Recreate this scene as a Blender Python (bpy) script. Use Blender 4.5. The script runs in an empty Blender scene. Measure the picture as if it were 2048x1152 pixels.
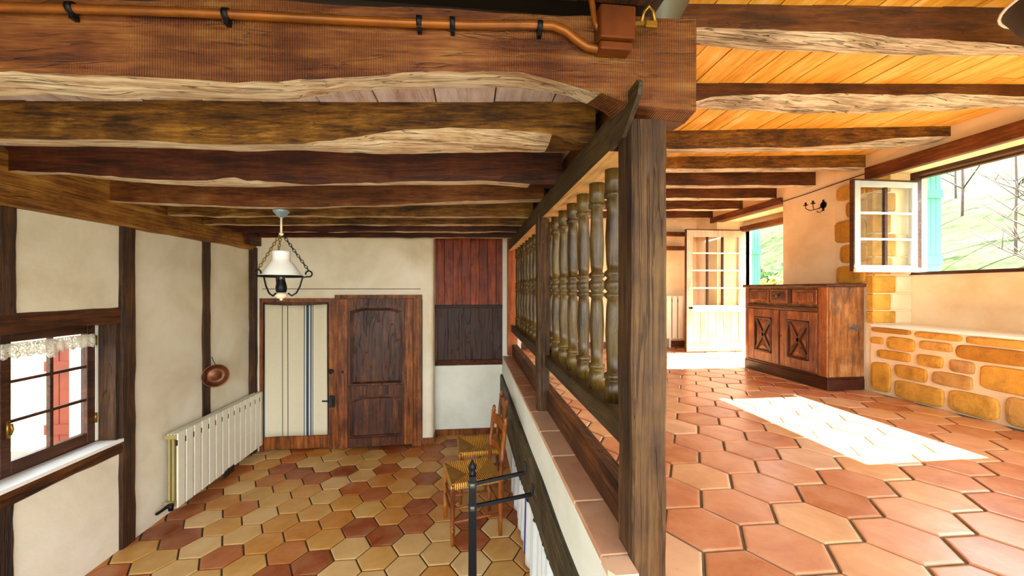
import bpy, math, random
from mathutils import Vector, Matrix, noise
random.seed(7)
S = bpy.context.scene
COL = S.collection

# ------------------------------------------------------------------ camera, world, sun, exposure
PSI = 0.107
cam_d = bpy.data.cameras.new('camera'); cam = bpy.data.objects.new('camera', cam_d); COL.objects.link(cam)
cam.location = (0, 0, 1.9)
cam.rotation_euler = (math.pi/2, 0, -PSI)
cam_d.sensor_width = 36; cam_d.lens = 780/2048*36; cam_d.shift_y = 0.001; cam_d.clip_start = .02
S.camera = cam
W = bpy.data.worlds.new('sky'); S.world = W; W.use_nodes = True
wn = W.node_tree.nodes; wl = W.node_tree.links
bg = wn['Background']; bg.inputs[1].default_value = 2.8
tc = wn.new('ShaderNodeTexCoord'); sx = wn.new('ShaderNodeSeparateXYZ'); cr = wn.new('ShaderNodeValToRGB')
wl.new(tc.outputs['Generated'], sx.inputs[0]); wl.new(sx.outputs['Z'], cr.inputs[0]); wl.new(cr.outputs[0], bg.inputs[0])
cr.color_ramp.elements[0].position = 0; cr.color_ramp.elements[0].color = (1, .98, .94, 1)
cr.color_ramp.elements[1].position = .8; cr.color_ramp.elements[1].color = (.78, .9, 1, 1)
sun_d = bpy.data.lights.new('sun', 'SUN'); sun = bpy.data.objects.new('sun', sun_d); COL.objects.link(sun)
sun_d.energy = 27.0; sun_d.color = (1, .93, .8); sun_d.angle = .009
sun.rotation_euler = Vector((-1.09, .0, -1.0)).to_track_quat('-Z', 'Y').to_euler()
sun.location = (12, 3, 12)
vs = S.view_settings
vs.view_transform = 'Standard'; vs.look = 'None'; vs.gamma = 1; vs.exposure = 1.85
vs.use_curve_mapping = False

# ------------------------------------------------------------------ materials
def lin(h):
    h = h.lstrip('#'); o = []
    for i in (0, 2, 4):
        c = int(h[i:i+2], 16)/255
        o.append(c/12.92 if c <= .04045 else ((c+.055)/1.055)**2.4)
    return (*o, 1)
class MT:
    def __init__(s, name, rough=.6, spec=.4, metal=0):
        s.m = bpy.data.materials.new(name); s.m.use_nodes = True
        s.n = s.m.node_tree.nodes; s.l = s.m.node_tree.links; s.b = s.n['Principled BSDF']
        s.b.inputs['Roughness'].default_value = rough
        s.b.inputs['Specular IOR Level'].default_value = spec
        s.b.inputs['Metallic'].default_value = metal
    def node(s, t, **kw):
        n = s.n.new(t)
        for k, v in kw.items(): setattr(n, k, v)
        return n
    def coord(s, scale=(1, 1, 1), kind='Object', rnd=False):
        t = s.node('ShaderNodeTexCoord'); mp = s.node('ShaderNodeMapping'); mp.inputs['Scale'].default_value = scale
        src = t.outputs[kind]
        if rnd:
            oi = s.node('ShaderNodeObjectInfo'); mu = s.node('ShaderNodeVectorMath', operation='MULTIPLY_ADD')
            cx = s.node('ShaderNodeCombineXYZ')
            for i in range(3): s.l.new(oi.outputs['Random'], cx.inputs[i])
            s.l.new(cx.outputs[0], mu.inputs[0]); mu.inputs[1].default_value = (37, 53, 71); s.l.new(src, mu.inputs[2]); src = mu.outputs[0]
        s.l.new(src, mp.inputs['Vector']); return mp.outputs[0]
    def noise(s, vec, scale, detail=4, rough=.6, dist=0):
        n = s.node('ShaderNodeTexNoise'); s.l.new(vec, n.inputs['Vector'])
        n.inputs['Scale'].default_value = scale; n.inputs['Detail'].default_value = detail
        n.inputs['Roughness'].default_value = rough; n.inputs['Distortion'].default_value = dist
        return n.outputs['Fac']
    def ramp(s, fac, stops, const=False):
        r = s.node('ShaderNodeValToRGB'); e = r.color_ramp.elements
        if const: r.color_ramp.interpolation = 'CONSTANT'
        while len(e) < len(stops): e.new(.5)
        for el, (p, c) in zip(e, stops): el.position = p; el.color = lin(c) if isinstance(c, str) else (*c[:3], 1)
        s.l.new(fac, r.inputs[0]); return r.outputs[0]
    def mix(s, a, b, fac, mode='MIX'):
        n = s.node('ShaderNodeMix', data_type='RGBA', blend_type=mode)
        for sock, v in ((n.inputs[0], fac), (n.inputs[6], a), (n.inputs[7], b)):
            if hasattr(v, 'links'): s.l.new(v, sock)
            elif isinstance(v, (int, float)): sock.default_value = v
            else: sock.default_value = lin(v) if isinstance(v, str) else v
        return n.outputs[2]
    def math(s, op, a, b):
        n = s.node('ShaderNodeMath', operation=op)
        for i, v in enumerate((a, b)):
            if hasattr(v, 'links'): s.l.new(v, n.inputs[i])
            else: n.inputs[i].default_value = v
        return n.outputs[0]
    def color(s, c):
        if hasattr(c, 'links'): s.l.new(c, s.b.inputs['Base Color'])
        else: s.b.inputs['Base Color'].default_value = lin(c)
        return s
    def bump(s, h, strength=.4, dist=.01):
        b = s.node('ShaderNodeBump'); b.inputs['Strength'].default_value = strength; b.inputs['Distance'].default_value = dist
        s.l.new(h, b.inputs['Height']); s.l.new(b.outputs[0], s.b.inputs['Normal']); return s

def wood(name, cols, axis='X', rough=.5, grain=22, saw=False, spec=.35, bump=.5, spots=None, rnd=True, k=.6, crack=.5):
    t = MT(name, rough, spec)
    sc = {'X': (1.3, grain, grain), 'Y': (grain, 1.3, grain), 'Z': (grain, grain, 1.3)}[axis]
    v = t.coord(sc, rnd=rnd); v2 = t.coord((1, 1, 1), rnd=rnd)
    a = t.noise(v, 1.0, 5, .65, .6); b = t.noise(v2, 3.2, 4, .65)
    fine = t.noise(v, 3.3, 6, .75, .25)
    f = t.math('ADD', t.math('ADD', t.math('MULTIPLY', a, .36), t.math('MULTIPLY', b, .3)), t.math('MULTIPLY', fine, .34))
    n = len(cols); c = t.ramp(f, [(.38+.24*i/(n-1), tuple(x*k for x in lin(h)[:3])) for i, h in enumerate(cols)])
    if spots: c = t.mix(c, spots, t.ramp(t.noise(v2, 6, 5, .7), [(.55, (0, 0, 0)), (.68, (1, 1, 1))]))
    ck = t.ramp(t.noise(v, .8, 3, .5, 1.2), [(.485, (0, 0, 0)), (.5, (1, 1, 1)), (.515, (0, 0, 0))])
    c = t.mix(c, '#140903', t.math('MULTIPLY', ck, crack))
    h = t.math('SUBTRACT', t.math('ADD', t.math('MULTIPLY', a, .5), t.math('MULTIPLY', fine, .6)), t.math('MULTIPLY', ck, crack))
    if saw:
        w = t.node('ShaderNodeTexWave', wave_type='BANDS', bands_direction='X')
        t.l.new(v2, w.inputs['Vector']); w.inputs['Scale'].default_value = 44; w.inputs['Distortion'].default_value = .6; w.inputs['Detail'].default_value = 2
        m = t.ramp(t.noise(v2, 2.0, 2), [(.4, (0, 0, 0)), (.6, (1, 1, 1))])
        fm = t.math('MULTIPLY', w.outputs['Fac'], m)
        c = t.mix(c, '#2a0f06', t.math('MULTIPLY', fm, .5)); h = t.math('SUBTRACT', h, t.math('MULTIPLY', fm, .6))
    t.color(c).bump(h, bump, .012)
    return t.m
def plain(name, c, rough=.5, metal=0, spec=.4, var=.12, bump=0):
    t = MT(name, rough, spec, metal)
    v = t.coord(); f = t.noise(v, 9, 4)
    k = lin(c) if isinstance(c, str) else c
    lo = tuple(x*(1-var) for x in k[:3]); hi = tuple(min(1, x*(1+var)) for x in k[:3])
    t.color(t.ramp(f, [(.3, lo), (.7, hi)]))
    if bump: t.bump(t.noise(v, 60, 5), bump, .004)
    return t.m
def plaster(name, a, b, c):
    t = MT(name, .85, .15)
    v = t.coord(); f = t.noise(v, 1.6, 5, .6, .3)
    t.color(t.ramp(f, [(.3, a), (.52, b), (.72, c)])).bump(t.noise(v, 26, 6, .65), .28, .006)
    return t.m
def tile_mat(name, stops, rough=.42):
    t = MT(name, rough, .45)
    oi = t.node('ShaderNodeObjectInfo'); v = t.coord(rnd=True)
    base = t.ramp(oi.outputs['Random'], stops)
    bl = t.ramp(t.noise(v, 5, 4, .6, .4), [(.35, '#8a4a24'), (.5, '#c9925c'), (.7, '#e6c9a0')])
    c = t.mix(base, bl, .22)
    c = t.mix(c, '#5e2e12', t.ramp(t.noise(v, 28, 5, .75), [(.62, (0, 0, 0)), (.8, (.55, .55, .55))]))
    t.color(c).bump(t.noise(v, 14, 5, .6), .25, .006)
    return t.m

M = {}
M['beam'] = wood('stained_beam', ['#1c0a04', '#4a1d0c', '#743416', '#8f5a22'], 'X', .5, k=.5)
M['beam_saw'] = wood('sawn_beam', ['#3a1606', '#723810', '#985a24', '#b68040'], 'X', .5, saw=True)
M['beam_gold'] = wood('rough_beam', ['#200e04', '#623a0c', '#9c681c', '#d49a3e'], 'X', .55, grain=34)
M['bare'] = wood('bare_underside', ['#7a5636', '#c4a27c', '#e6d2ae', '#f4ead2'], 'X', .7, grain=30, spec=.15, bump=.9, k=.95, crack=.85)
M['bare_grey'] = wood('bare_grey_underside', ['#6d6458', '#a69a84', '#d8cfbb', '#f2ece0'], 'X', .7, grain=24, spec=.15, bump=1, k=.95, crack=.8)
M['rbeam'] = wood('red_brown_beam', ['#2a1206', '#562c10', '#78441c', '#90602c'], 'X', .5)
M['post'] = wood('old_post', ['#221206', '#4a2e14', '#6e4c26', '#8a683a'], 'Z', .55, grain=26, bump=.8)
M['wallpost'] = wood('wall_timber_upright', ['#1a0c05', '#3f2210', '#5e3a1a', '#84561f'], 'Z', .55, bump=.8)
M['wallrail'] = wood('wall_timber_level', ['#1f0c05', '#4f2710', '#7a4318', '#a06a2c'], 'Y', .55, bump=.8)
M['plate'] = wood('wall_plate_timber', ['#4a2408', '#8a5218', '#b9812e', '#d8a850'], 'Y', .55, grain=30, bump=.9, k=.75)
M['rail'] = wood('rail_wood', ['#22180c', '#45351d', '#5d4a2a', '#75603a'], 'Y', .55)
M['rail_lit'] = wood('rail_underside_lit', ['#b0864e', '#e0b878', '#f2d8a4'], 'Y', .6, k=.95)  # cream colour paints in the light the rail gets from the floor below
M['baluster'] = wood('turned_wood', ['#3a2208', '#6e4f1c', '#9a7a34', '#b99a50'], 'Z', .24, grain=18, spec=.5, crack=.12, k=.3)
M['board'] = wood('ceiling_pine', ['#b87c1c', '#dca034', '#eeb850', '#f6d08c'], 'Y', .5, grain=12, spots=None, k=.95, crack=.12)
M['lboard'] = wood('ceiling_board', ['#a07c6c', '#bfa092', '#d2bdb2', '#e2d6d0'], 'Y', .6, grain=10, k=.9, crack=.2)
M['door'] = wood('door_oak', ['#1c0a05', '#43200f', '#6a3716', '#8f5a24'], 'Z', .42, k=.75)
M['door_dark'] = wood('door_panel_oak', ['#180906', '#35180d', '#552b13', '#7a4a20'], 'Z', .4, grain=12, k=.85)
M['frame'] = wood('frame_oak', ['#2d1206', '#6b3410', '#a05a1c', '#c07c30'], 'Z', .45, k=.75)
M['redboard'] = wood('red_plank', ['#3e1206', '#772a0c', '#a04416', '#bd5e20'], 'Z', .45, grain=16, k=.8)
M['darkboard'] = wood('dark_plank', ['#1a0603', '#36100a', '#4a1c0e', '#5c2c18'], 'Z', .45, grain=16)
M['orangepost'] = wood('orange_post', ['#6b2c08', '#a4500f', '#c9701c'], 'Z', .45, grain=16, k=.9)
M['buffet'] = wood('cherry_wood', ['#331505', '#703610', '#a0581c', '#c47e2e'], 'Z', .35, grain=14, spec=.5, k=.75)
M['buffet_side'] = wood('worn_cherry_side', ['#3a220f', '#764822', '#a26e3a', '#c09260'], 'Z', .4, grain=9, spots='#4b4a44', k=.8)
M['buffet_trim'] = wood('cherry_trim', ['#240b04', '#4f1f0a', '#753616'], 'Y', .35)
M['paledoor'] = wood('pale_door_wood', ['#bc9c86', '#dcc4b0', '#eedfd2'], 'Z', .5, grain=14, k=.95, crack=.12)
M['brownframe'] = wood('window_frame_brown', ['#3a1c0c', '#5c3420', '#7a4c30'], 'Y', .45)
M['lintel'] = wood('lintel_wood', ['#3a1608', '#6b2e10', '#93501c', '#b87a30'], 'Y', .5)
M['greywood'] = wood('grey_timber', ['#2b2418', '#564a34', '#77694a', '#94886a'], 'Y', .65, grain=24, bump=1)
M['chair'] = wood('orange_chair_wood', ['#5e2606', '#96480e', '#c06c1a', '#d88a34'], 'Z', .35, grain=16, spec=.5)
M['plaster'] = plaster('lime_plaster', '#d2c8ac', '#e6dfca', '#f0ecdd')
M['plaster_r'] = plaster('warm_plaster', '#dcbc8c', '#eed8b0', '#f6e8ca')
M['mortar'] = plaster('pale_mortar', '#d0b48c', '#e4cda6', '#eedfc2')
M['white'] = plaster('white_plaster', '#d6dacc', '#e6eadf', '#f0f3ea')
M['tile_l'] = tile_mat('terracotta_lower', [(0, '#7a2a06'), (.22, '#a04a10'), (.42, '#b87224'), (.62, '#c48e3c'), (.8, '#c8a058'), (1, '#d8b880')])
M['tile_u'] = tile_mat('terracotta_upper', [(0, '#ac6a48'), (.3, '#be8060'), (.6, '#ca9474'), (.85, '#cfa276'), (1, '#d4b69c')], .27)
M['ledge'] = tile_mat('terracotta_ledge', [(0, '#c48e6a'), (.5, '#d2a486'), (1, '#dcb89c')], .4)
M['grout_l'] = plain('dark_grout', '#4a3620', .9, var=.3)
M['grout_u'] = plain('grey_grout', '#6d6650', .85, var=.3)
def stone_mat():
    t = MT('ochre_stone', .85, .15)
    oi = t.node('ShaderNodeObjectInfo'); v = t.coord(rnd=True)
    base = t.ramp(oi.outputs['Random'], [(0, '#a9752e'), (.35, '#c58f34'), (.7, '#d2a044'), (1, '#b98e5a')])
    c = t.mix(base, '#7e5524', t.ramp(t.noise(v, 9, 5, .7), [(.45, (0, 0, 0)), (.75, (.7, .7, .7))]))
    t.color(c).bump(t.noise(v, 18, 6, .7), .9, .012); return t.m
M['stone'] = stone_mat()
M['rad'] = plain('radiator_enamel', '#e2e0cc', .35, var=.05)
M['rad_side'] = plain('radiator_shaded_core', '#a39360', .4, var=.08)
M['black'] = plain('black_iron', '#15171b', .42, .6)
M['blackpaint'] = plain('black_fitting', '#1c2024', .35)
M['copper'] = plain('aged_copper', '#6a4026', .38, .6, var=.35)
M['pipe'] = plain('varnished_conduit', '#7c440c', .32, .25, var=.3)
M['box'] = plain('varnished_box', '#5c2c08', .35, .2, var=.4)
M['brass'] = plain('brass', '#94702c', .35, .8)
M['milk'] = plain('milk_glass', '#f4f6f2', .15, var=.02, spec=.6)
M['porc'] = plain('porcelain', '#e8dcc4', .2, var=.1)
M['chrome'] = plain('blue_grey_enamel', '#8aa2b0', .25, .4)
M['grey'] = plain('grey_metal', '#5c5c54', .4, .5)
M['sashblue'] = plain('sash_paint', '#b7c6cc', .4, var=.06)
M['whitepaint'] = plain('white_paint', '#eceae2', .4, var=.03)
M['green'] = plain('green_shutter', '#56b496', .5, var=.08)
M['redshut'] = plain('red_shutter', '#7c3218', .6, var=.15)
def lace_mat():
    t = MT('lace_cloth', .9, .1); v = t.coord((1, 60, 60)); n = t.node('ShaderNodeTexVoronoi'); t.l.new(v, n.inputs['Vector']); n.inputs['Scale'].default_value = 1.4
    t.color('#eeeade'); a = t.ramp(n.outputs['Distance'], [(.25, (.25, .25, .25)), (.5, (.85, .85, .85))]); t.l.new(a, t.b.inputs['Alpha']); return t.m
M['lace'] = lace_mat()
M['cable'] = plain('brown_cable', '#4a2c14', .5)
def glass():
    t = MT('pane_glass'); tr = t.node('ShaderNodeBsdfTransparent'); gl = t.node('ShaderNodeBsdfGlossy'); gl.inputs['Roughness'].default_value = .01
    lw = t.node('ShaderNodeLayerWeight'); mx = t.node('ShaderNodeMixShader')
    fac = t.math('ADD', t.math('MULTIPLY', t.math('POWER', lw.outputs['Facing'], 4), .85), .06)
    t.l.new(fac, mx.inputs[0]); t.l.new(tr.outputs[0], mx.inputs[1]); t.l.new(gl.outputs[0], mx.inputs[2])
    t.l.new(mx.outputs[0], t.n['Material Output'].inputs[0]); return t.m
M['glass'] = glass()
def cloth(name, ax, stops, base):
    t = MT(name, .9, .1); tcn = t.node('ShaderNodeTexCoord'); sp = t.node('ShaderNodeSeparateXYZ'); t.l.new(tcn.outputs['Generated'], sp.inputs[0])
    c = t.ramp(sp.outputs[ax], stops, const=True); v = t.coord()
    t.color(t.mix(c, '#8a7c60', t.math('MULTIPLY', t.noise(v, 40, 4), .18))); t.bump(t.noise(v, 300, 2), .2, .002); return t.m
K, BL, LN = '#2b2a2a', '#3d5a74', '#d6d0b6'
M['curtain'] = cloth('striped_linen', 'X', [(0, '#4a6070'), (.02, LN), (.28, K), (.292, LN), (.365, K), (.378, LN), (.625, BL), (.64, LN), (.662, '#22405c'), (.70, LN), (.72, BL), (.745, LN), (.757, BL), (.768, LN), (.985, '#6f7f86')], LN)
M['parcloth'] = cloth('blue_striped_cloth', 'Y', [(0, '#dfe8ea'), (.11, '#3444a8'), (.15, '#dfe8ea'), (.19, '#5566b8'), (.20, '#dfe8ea'), (.30, '#6a7898'), (.308, '#dfe8ea'), (.42, '#8c98b8'), (.43, '#dfe8ea'), (.6, '#2a389c'), (.635, '#dfe8ea'), (.66, '#4a58b0'), (.68, '#dfe8ea'), (.82, '#5c6ab0'), (.84, '#dfe8ea')], LN)
def rush(name, d, k=1):
    t = MT(name, .6, .3); v = t.coord()
    w = t.node('ShaderNodeTexWave', wave_type='BANDS', bands_direction=d); t.l.new(v, w.inputs['Vector'])
    w.inputs['Scale'].default_value = 20; w.inputs['Distortion'].default_value = 1.2; w.inputs['Detail'].default_value = 2
    t.color(t.ramp(t.math('ADD', t.math('MULTIPLY', w.outputs['Fac'], .6), t.math('MULTIPLY', t.noise(v, 12, 4), .4)), [(.2, tuple(x*k for x in lin('#8a5010')[:3])), (.5, tuple(x*k for x in lin('#d0902c')[:3])), (.8, tuple(x*k for x in lin('#eabc58')[:3]))])).bump(w.outputs['Fac'], .7, .006); return t.m
M['rushx'] = rush('rush_x', 'X'); M['rushy'] = rush('rush_y', 'Y', .6)
def ground(name, stops, sc):
    t = MT(name, .95, .05); v = t.coord(); f = t.noise(v, sc, 9, .72, .2); t.color(t.ramp(f, stops)); return t.m
M['hill'] = ground('dry_hillside', [(.3, '#0c1c08'), (.42, '#243818'), (.55, '#42442c'), (.7, '#44342e')], 1.6)
M['yard'] = ground('pale_gravel', [(.3, '#3c4a30'), (.45, '#5c5848'), (.7, '#746c5a')], .9)
M['bark'] = plain('bark', '#4c4036', .9, var=.25)
M['leaf'] = plain('bush_leaves', '#3f5a1c', .8, var=.4)
M['leafy'] = plain('yellow_leaves', '#7c6a18', .8, var=.4)
M['dark'] = plain('dark_plate', '#241810', .6)

# ------------------------------------------------------------------ mesh helpers
class MB:
    def __init__(s): s.v = []; s.f = []; s.mi = []; s.sm = []
    def add(s, verts, faces, mi=0, smooth=False):
        o = len(s.v); s.v += [tuple(p) for p in verts]
        for f in faces: s.f.append([o+i for i in f]); s.mi.append(mi); s.sm.append(smooth)
        return s
    def box(s, x0, x1, y0, y1, z0, z1, mi=0, b=0):
        if b <= 0:
            v = [(x, y, z) for z in (z0, z1) for y in (y0, y1) for x in (x0, x1)]
            return s.add(v, [(0, 2, 3, 1), (4, 5, 7, 6), (0, 1, 5, 4), (2, 6, 7, 3), (0, 4, 6, 2), (1, 3, 7, 5)], mi)
        # chamfered box: 24 verts
        V = []; idx = {}
        for ix, x in enumerate((x0, x1)):
            for iy, y in enumerate((y0, y1)):
                for iz, z in enumerate((z0, z1)):
                    sx_, sy_, sz_ = (1 if ix == 0 else -1), (1 if iy == 0 else -1), (1 if iz == 0 else -1)
                    idx[ix, iy, iz] = (len(V), len(V)+1, len(V)+2)
                    V += [(x, y+sy_*b, z+sz_*b), (x+sx_*b, y, z+sz_*b), (x+sx_*b, y+sy_*b, z)]
        F = []
        g = lambda a, b_, c, k: idx[a, b_, c][k]
        F += [[g(0,0,0,0), g(0,0,1,0), g(0,1,1,0), g(0,1,0,0)], [g(1,0,0,0), g(1,1,0,0), g(1,1,1,0), g(1,0,1,0)]]
        F += [[g(0,0,0,1), g(1,0,0,1), g(1,0,1,1), g(0,0,1,1)], [g(0,1,0,1), g(0,1,1,1), g(1,1,1,1), g(1,1,0,1)]]
        F += [[g(0,0,0,2), g(0,1,0,2), g(1,1,0,2), g(1,0,0,2)], [g(0,0,1,2), g(1,0,1,2), g(1,1,1,2), g(0,1,1,2)]]
        for a in (0, 1):
            for c in (0, 1):
                F.append([g(0,a,c,1), g(1,a,c,1), g(1,a,c,2), g(0,a,c,2)])
                F.append([g(a,0,c,0), g(a,1,c,0), g(a,1,c,2), g(a,0,c,2)])
                F.append([g(a,c,0,0), g(a,c,1,0), g(a,c,1,1), g(a,c,0,1)])
        for k in idx.values(): F.append(list(k))
        return s.add(V, F, mi)
    def prism(s, pts, axis, a, b, mi=0):
        n = len(pts)
        def P(p, h): return {'x': (h, p[0], p[1]), 'y': (p[0], h, p[1]), 'z': (p[0], p[1], h)}[axis]
        v = [P(p, a) for p in pts]+[P(p, b) for p in pts]
        f = [list(range(n)), list(range(2*n-1, n-1, -1))]+[[i, (i+1) % n, n+(i+1) % n, n+i] for i in range(n)]
        return s.add(v, f, mi)
    def lathe(s, prof, c=(0, 0, 0), n=16, mi=0, axis='z', smooth=True, caps=True):
        v = []
        for z, r in prof:
            for i in range(n):
                a = 2*math.pi*i/n; p = (r*math.cos(a), r*math.sin(a), z)
                if axis == 'x': p = (p[2], p[0], p[1])
                if axis == 'y': p = (p[0], p[2], p[1])
                v.append((p[0]+c[0], p[1]+c[1], p[2]+c[2]))
        m = len(prof); f = []
        for j in range(m-1):
            for i in range(n): f.append([j*n+i, j*n+(i+1) % n, (j+1)*n+(i+1) % n, (j+1)*n+i])
        s.add(v, f, mi, smooth)
        if caps:
            o = len(s.v)-len(v)
            for j in (0, m-1): s.f.append([o+j*n+i for i in range(n)]); s.mi.append(mi); s.sm.append(False)
        return s
    def tube(s, pts, r, n=8, mi=0, closed=False, smooth=True):
        pts = [Vector(p) for p in pts]; m = len(pts); v = []; rs = r if isinstance(r, (list, tuple)) else [r]*m
        up = None
        for i, p in enumerate(pts):
            a = pts[(i-1) % m] if (i > 0 or closed) else p; b = pts[(i+1) % m] if (i < m-1 or closed) else p
            d = (b-a).normalized()
            if up is None: up = d.orthogonal().normalized()
            up = (up-d*up.dot(d)); up = up.normalized() if up.length > 1e-6 else d.orthogonal().normalized()
            w = d.cross(up)
            for k in range(n):
                t = 2*math.pi*k/n; v.append(p+(up*math.cos(t)+w*math.sin(t))*rs[i])
        f = []
        for j in range(m if closed else m-1):
            for k in range(n): f.append([j*n+k, j*n+(k+1) % n, ((j+1) % m)*n+(k+1) % n, ((j+1) % m)*n+k])
        s.add(v, f, mi, smooth)
        if not closed:
            o = len(s.v)-len(v)
            s.f += [[o+k for k in range(n)], [o+(m-1)*n+k for k in range(n)]]; s.mi += [mi, mi]; s.sm += [False, False]
        return s
    def bar(s, a, b, w, h, mi=0):
        a = Vector(a); b = Vector(b); d = (b-a).normalized(); up = Vector((0, 0, 1)) if abs(d.z) < .95 else Vector((0, 1, 0))
        r = d.cross(up).normalized(); u = r.cross(d)
        v = [p+r*(sx_*w/2)+u*(sz_*h/2) for p in (a, b) for sx_, sz_ in ((-1, -1), (1, -1), (1, 1), (-1, 1))]
        return s.add(v, [(0, 1, 2, 3), (7, 6, 5, 4), (0, 4, 5, 1), (1, 5, 6, 2), (2, 6, 7, 3), (3, 7, 4, 0)], mi)
    def mesh(s, name, mats):
        me = bpy.data.meshes.new(name); me.from_pydata(s.v, [], s.f)
        for m in (mats if isinstance(mats, (list, tuple)) else [mats]): me.materials.append(M[m] if isinstance(m, str) else m)
        me.polygons.foreach_set('material_index', s.mi); me.polygons.foreach_set('use_smooth', s.sm)
        me.update()
        import bmesh
        bm = bmesh.new(); bm.from_mesh(me); bmesh.ops.recalc_face_normals(bm, faces=bm.faces); bm.to_mesh(me); bm.free()
        return me
    def build(s, name, mats, parent=None, loc=None, rz=0):
        return link(name, s.mesh(name, mats), parent, loc, rz)
def link(name, me, parent=None, loc=None, rz=0):
    o = bpy.data.objects.new(name, me); COL.objects.link(o)
    if parent: o.parent = parent
    if loc: o.location = loc
    if rz: o.rotation_euler.z = rz
    return o
def tag(o, label, cat, group=None, kind=None):
    o['label'] = label; o['category'] = cat
    if group: o['group'] = group
    if kind: o['kind'] = kind
    return o
def empty(name, loc, rz=0):
    o = bpy.data.objects.new(name, None); o.empty_display_size = .1; COL.objects.link(o); o.location = loc; o.rotation_euler.z = rz; return o
def N(x, y=0, z=0): return noise.noise(Vector((x, y, z)))
def lerp(pts, x):
    if x <= pts[0][0]: return pts[0][1]
    for (a, b), (c, d) in zip(pts, pts[1:]):
        if x <= c: return b+(d-b)*(x-a)/(c-a)
    return pts[-1][1]

# ------------------------------------------------------------------ floors
TLX = dict(x0=-2.54, x1=.42, y0=-1.5, y1=5.13)
fl = MB().box(-2.75, .42, -1.5, 5.3, -.25, -.009).build('floor_lower', 'grout_l')
tag(fl, 'lower room floor of ochre and red hexagonal terracotta tiles', 'floor', kind='structure')
fu = MB().box(.60, 4.3, -1.5, 6.3, .80, .941).build('floor_upper', 'grout_u')
tag(fu, 'upper room floor of large pinkish hexagonal terracotta tiles', 'floor', kind='structure')
def hexmesh(name, s, gap, mat, h):
    r = s-gap/2/.866; b = MB(); rings = [(r, -h), (r, -.004), (r-.004, -.0008), (r-.012, 0)]
    v = [(rr*math.cos(math.pi/3*i), rr*math.sin(math.pi/3*i), z) for rr, z in rings for i in range(6)]
    f = [[j*6+i, j*6+(i+1) % 6, (j+1)*6+(i+1) % 6, (j+1)*6+i] for j in range(3) for i in range(6)]+[[18, 19, 20, 21, 22, 23]]
    return b.add(v, f).mesh(name, mat)
def lay(parent, me, c0, s, rot, z, inside):
    a = s*math.sqrt(3); out = []
    for i in range(-22, 23):
        for j in range(-22, 23):
            lx = 1.5*s*i; ly = a*(j+(.5 if i % 2 else 0))
            x = c0[0]+lx*math.cos(rot)-ly*math.sin(rot); y = c0[1]+lx*math.sin(rot)+ly*math.cos(rot)
            if inside(x, y): out.append((math.hypot(x, y), x, y))
    out.sort()
    for d, x, y in out[:298]:
        o = link('tile', me, parent, (x, y, z-random.random()*.0015), rot)
        o.rotation_euler.x = random.uniform(-.003, .003); o.rotation_euler.y = random.uniform(-.003, .003)
hexL = hexmesh('tile_lower', .1467, .011, 'tile_l', .009); hexU = hexmesh('tile_upper', .160, .012, 'tile_u', .009)
lay(fl, hexL, (-.654, 3.36), .1467, 0, 0, lambda x, y: -2.64 < x < .46 and 1.35 < y < 5.2 and not (x < -.45 and y > 4.95))
lay(fu, hexU, (1.165, 1.604), .160, -.016, .95, lambda x, y: .66 < x < (4.2 if 4.3 < y < 5.6 else 3.8) and .75 < y < 6.12)

# ------------------------------------------------------------------ left timber-framed wall with window
LX = -2.54
wlm = MB()
wy0, wy1, wz0, wz1 = 1.92, 3.10, .80, 1.68          # window opening
wlm.box(LX-.3, LX, -1.5, wy0, 0, 2.85).box(LX-.3, LX, wy1, 5.2, 0, 2.85).box(LX-.3, LX, wy0, wy1, 0, wz0).box(LX-.3, LX, wy0, wy1, wz1, 2.85)
wl_ = wlm.build('wall_left', 'plaster'); tag(wl_, 'cream plaster wall with dark half-timbering on the left', 'wall', kind='structure')
def timber(name, parent, mat, p0, p1, horizontal, x0, x1, lo, hi, seed, amp=.012, n=18):
    """rough-hewn timber on the left wall: runs p0..p1 along z (upright) or y (level), edges lo..hi waver"""
    b = MB(); rings = []
    for i in range(n+1):
        t = p0+(p1-p0)*i/n
        a = lo+amp*N(t*3.1, seed)+amp*.5*N(t*11, seed); c = hi+amp*N(t*2.7, seed+9)+amp*.5*N(t*9, seed+5); f = x1+.006*N(t*4, seed+3)
        if horizontal: ring = [(x0, t, a), (f-.008, t, a), (f, t, a+.01), (f, t, c-.01), (f-.008, t, c), (x0, t, c)]
        else: ring = [(x0, a, t), (f-.008, a, t), (f, a+.01, t), (f, c-.01, t), (f-.008, c, t), (x0, c, t)]
        rings += ring
    F = [[i*6+k, i*6+(k+1) % 6, (i+1)*6+(k+1) % 6, (i+1)*6+k] for i in range(n) for k in range(6)]+[list(range(6)), [n*6+k for k in range(6)]]
    return b.add(rings, F).build(name, mat, parent)
px0, px1 = LX-.1, LX+.015
timber('post', wl_, 'wallpost', 1.72, 2.38, False, px0, px1, 2.36, 2.475, 1)
timber('post', wl_, 'wallpost', 0, .74, False, px0, px1, 2.36, 2.462, 2)
timber('post', wl_, 'wallpost', 0, 2.38, False, px0, px1+.006, 3.125, 3.25, 3)
timber('post', wl_, 'wallpost', .1, 2.38, False, px0, px1, 4.01, 4.12, 4)
timber('post', wl_, 'wallpost', 0, 2.38, False, px0, px1+.05, 4.80, 4.90, 5)
timber('post', wl_, 'wallpost', 0, 2.38, False, px0, px1, 1.0, 1.12, 6)
timber('lintel', wl_, 'wallrail', 1.0, 3.16, True, px0, px1, 1.655, 1.765, 7)
timber('sill', wl_, 'wallrail', 1.0, 3.16, True, px0, px1+.004, .705, .805, 8)
timber('plate', wl_, 'plate', -1.5, 4.86, True, LX-.1, LX+.05, 2.355, 2.66, 10, .014, 30)
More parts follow.
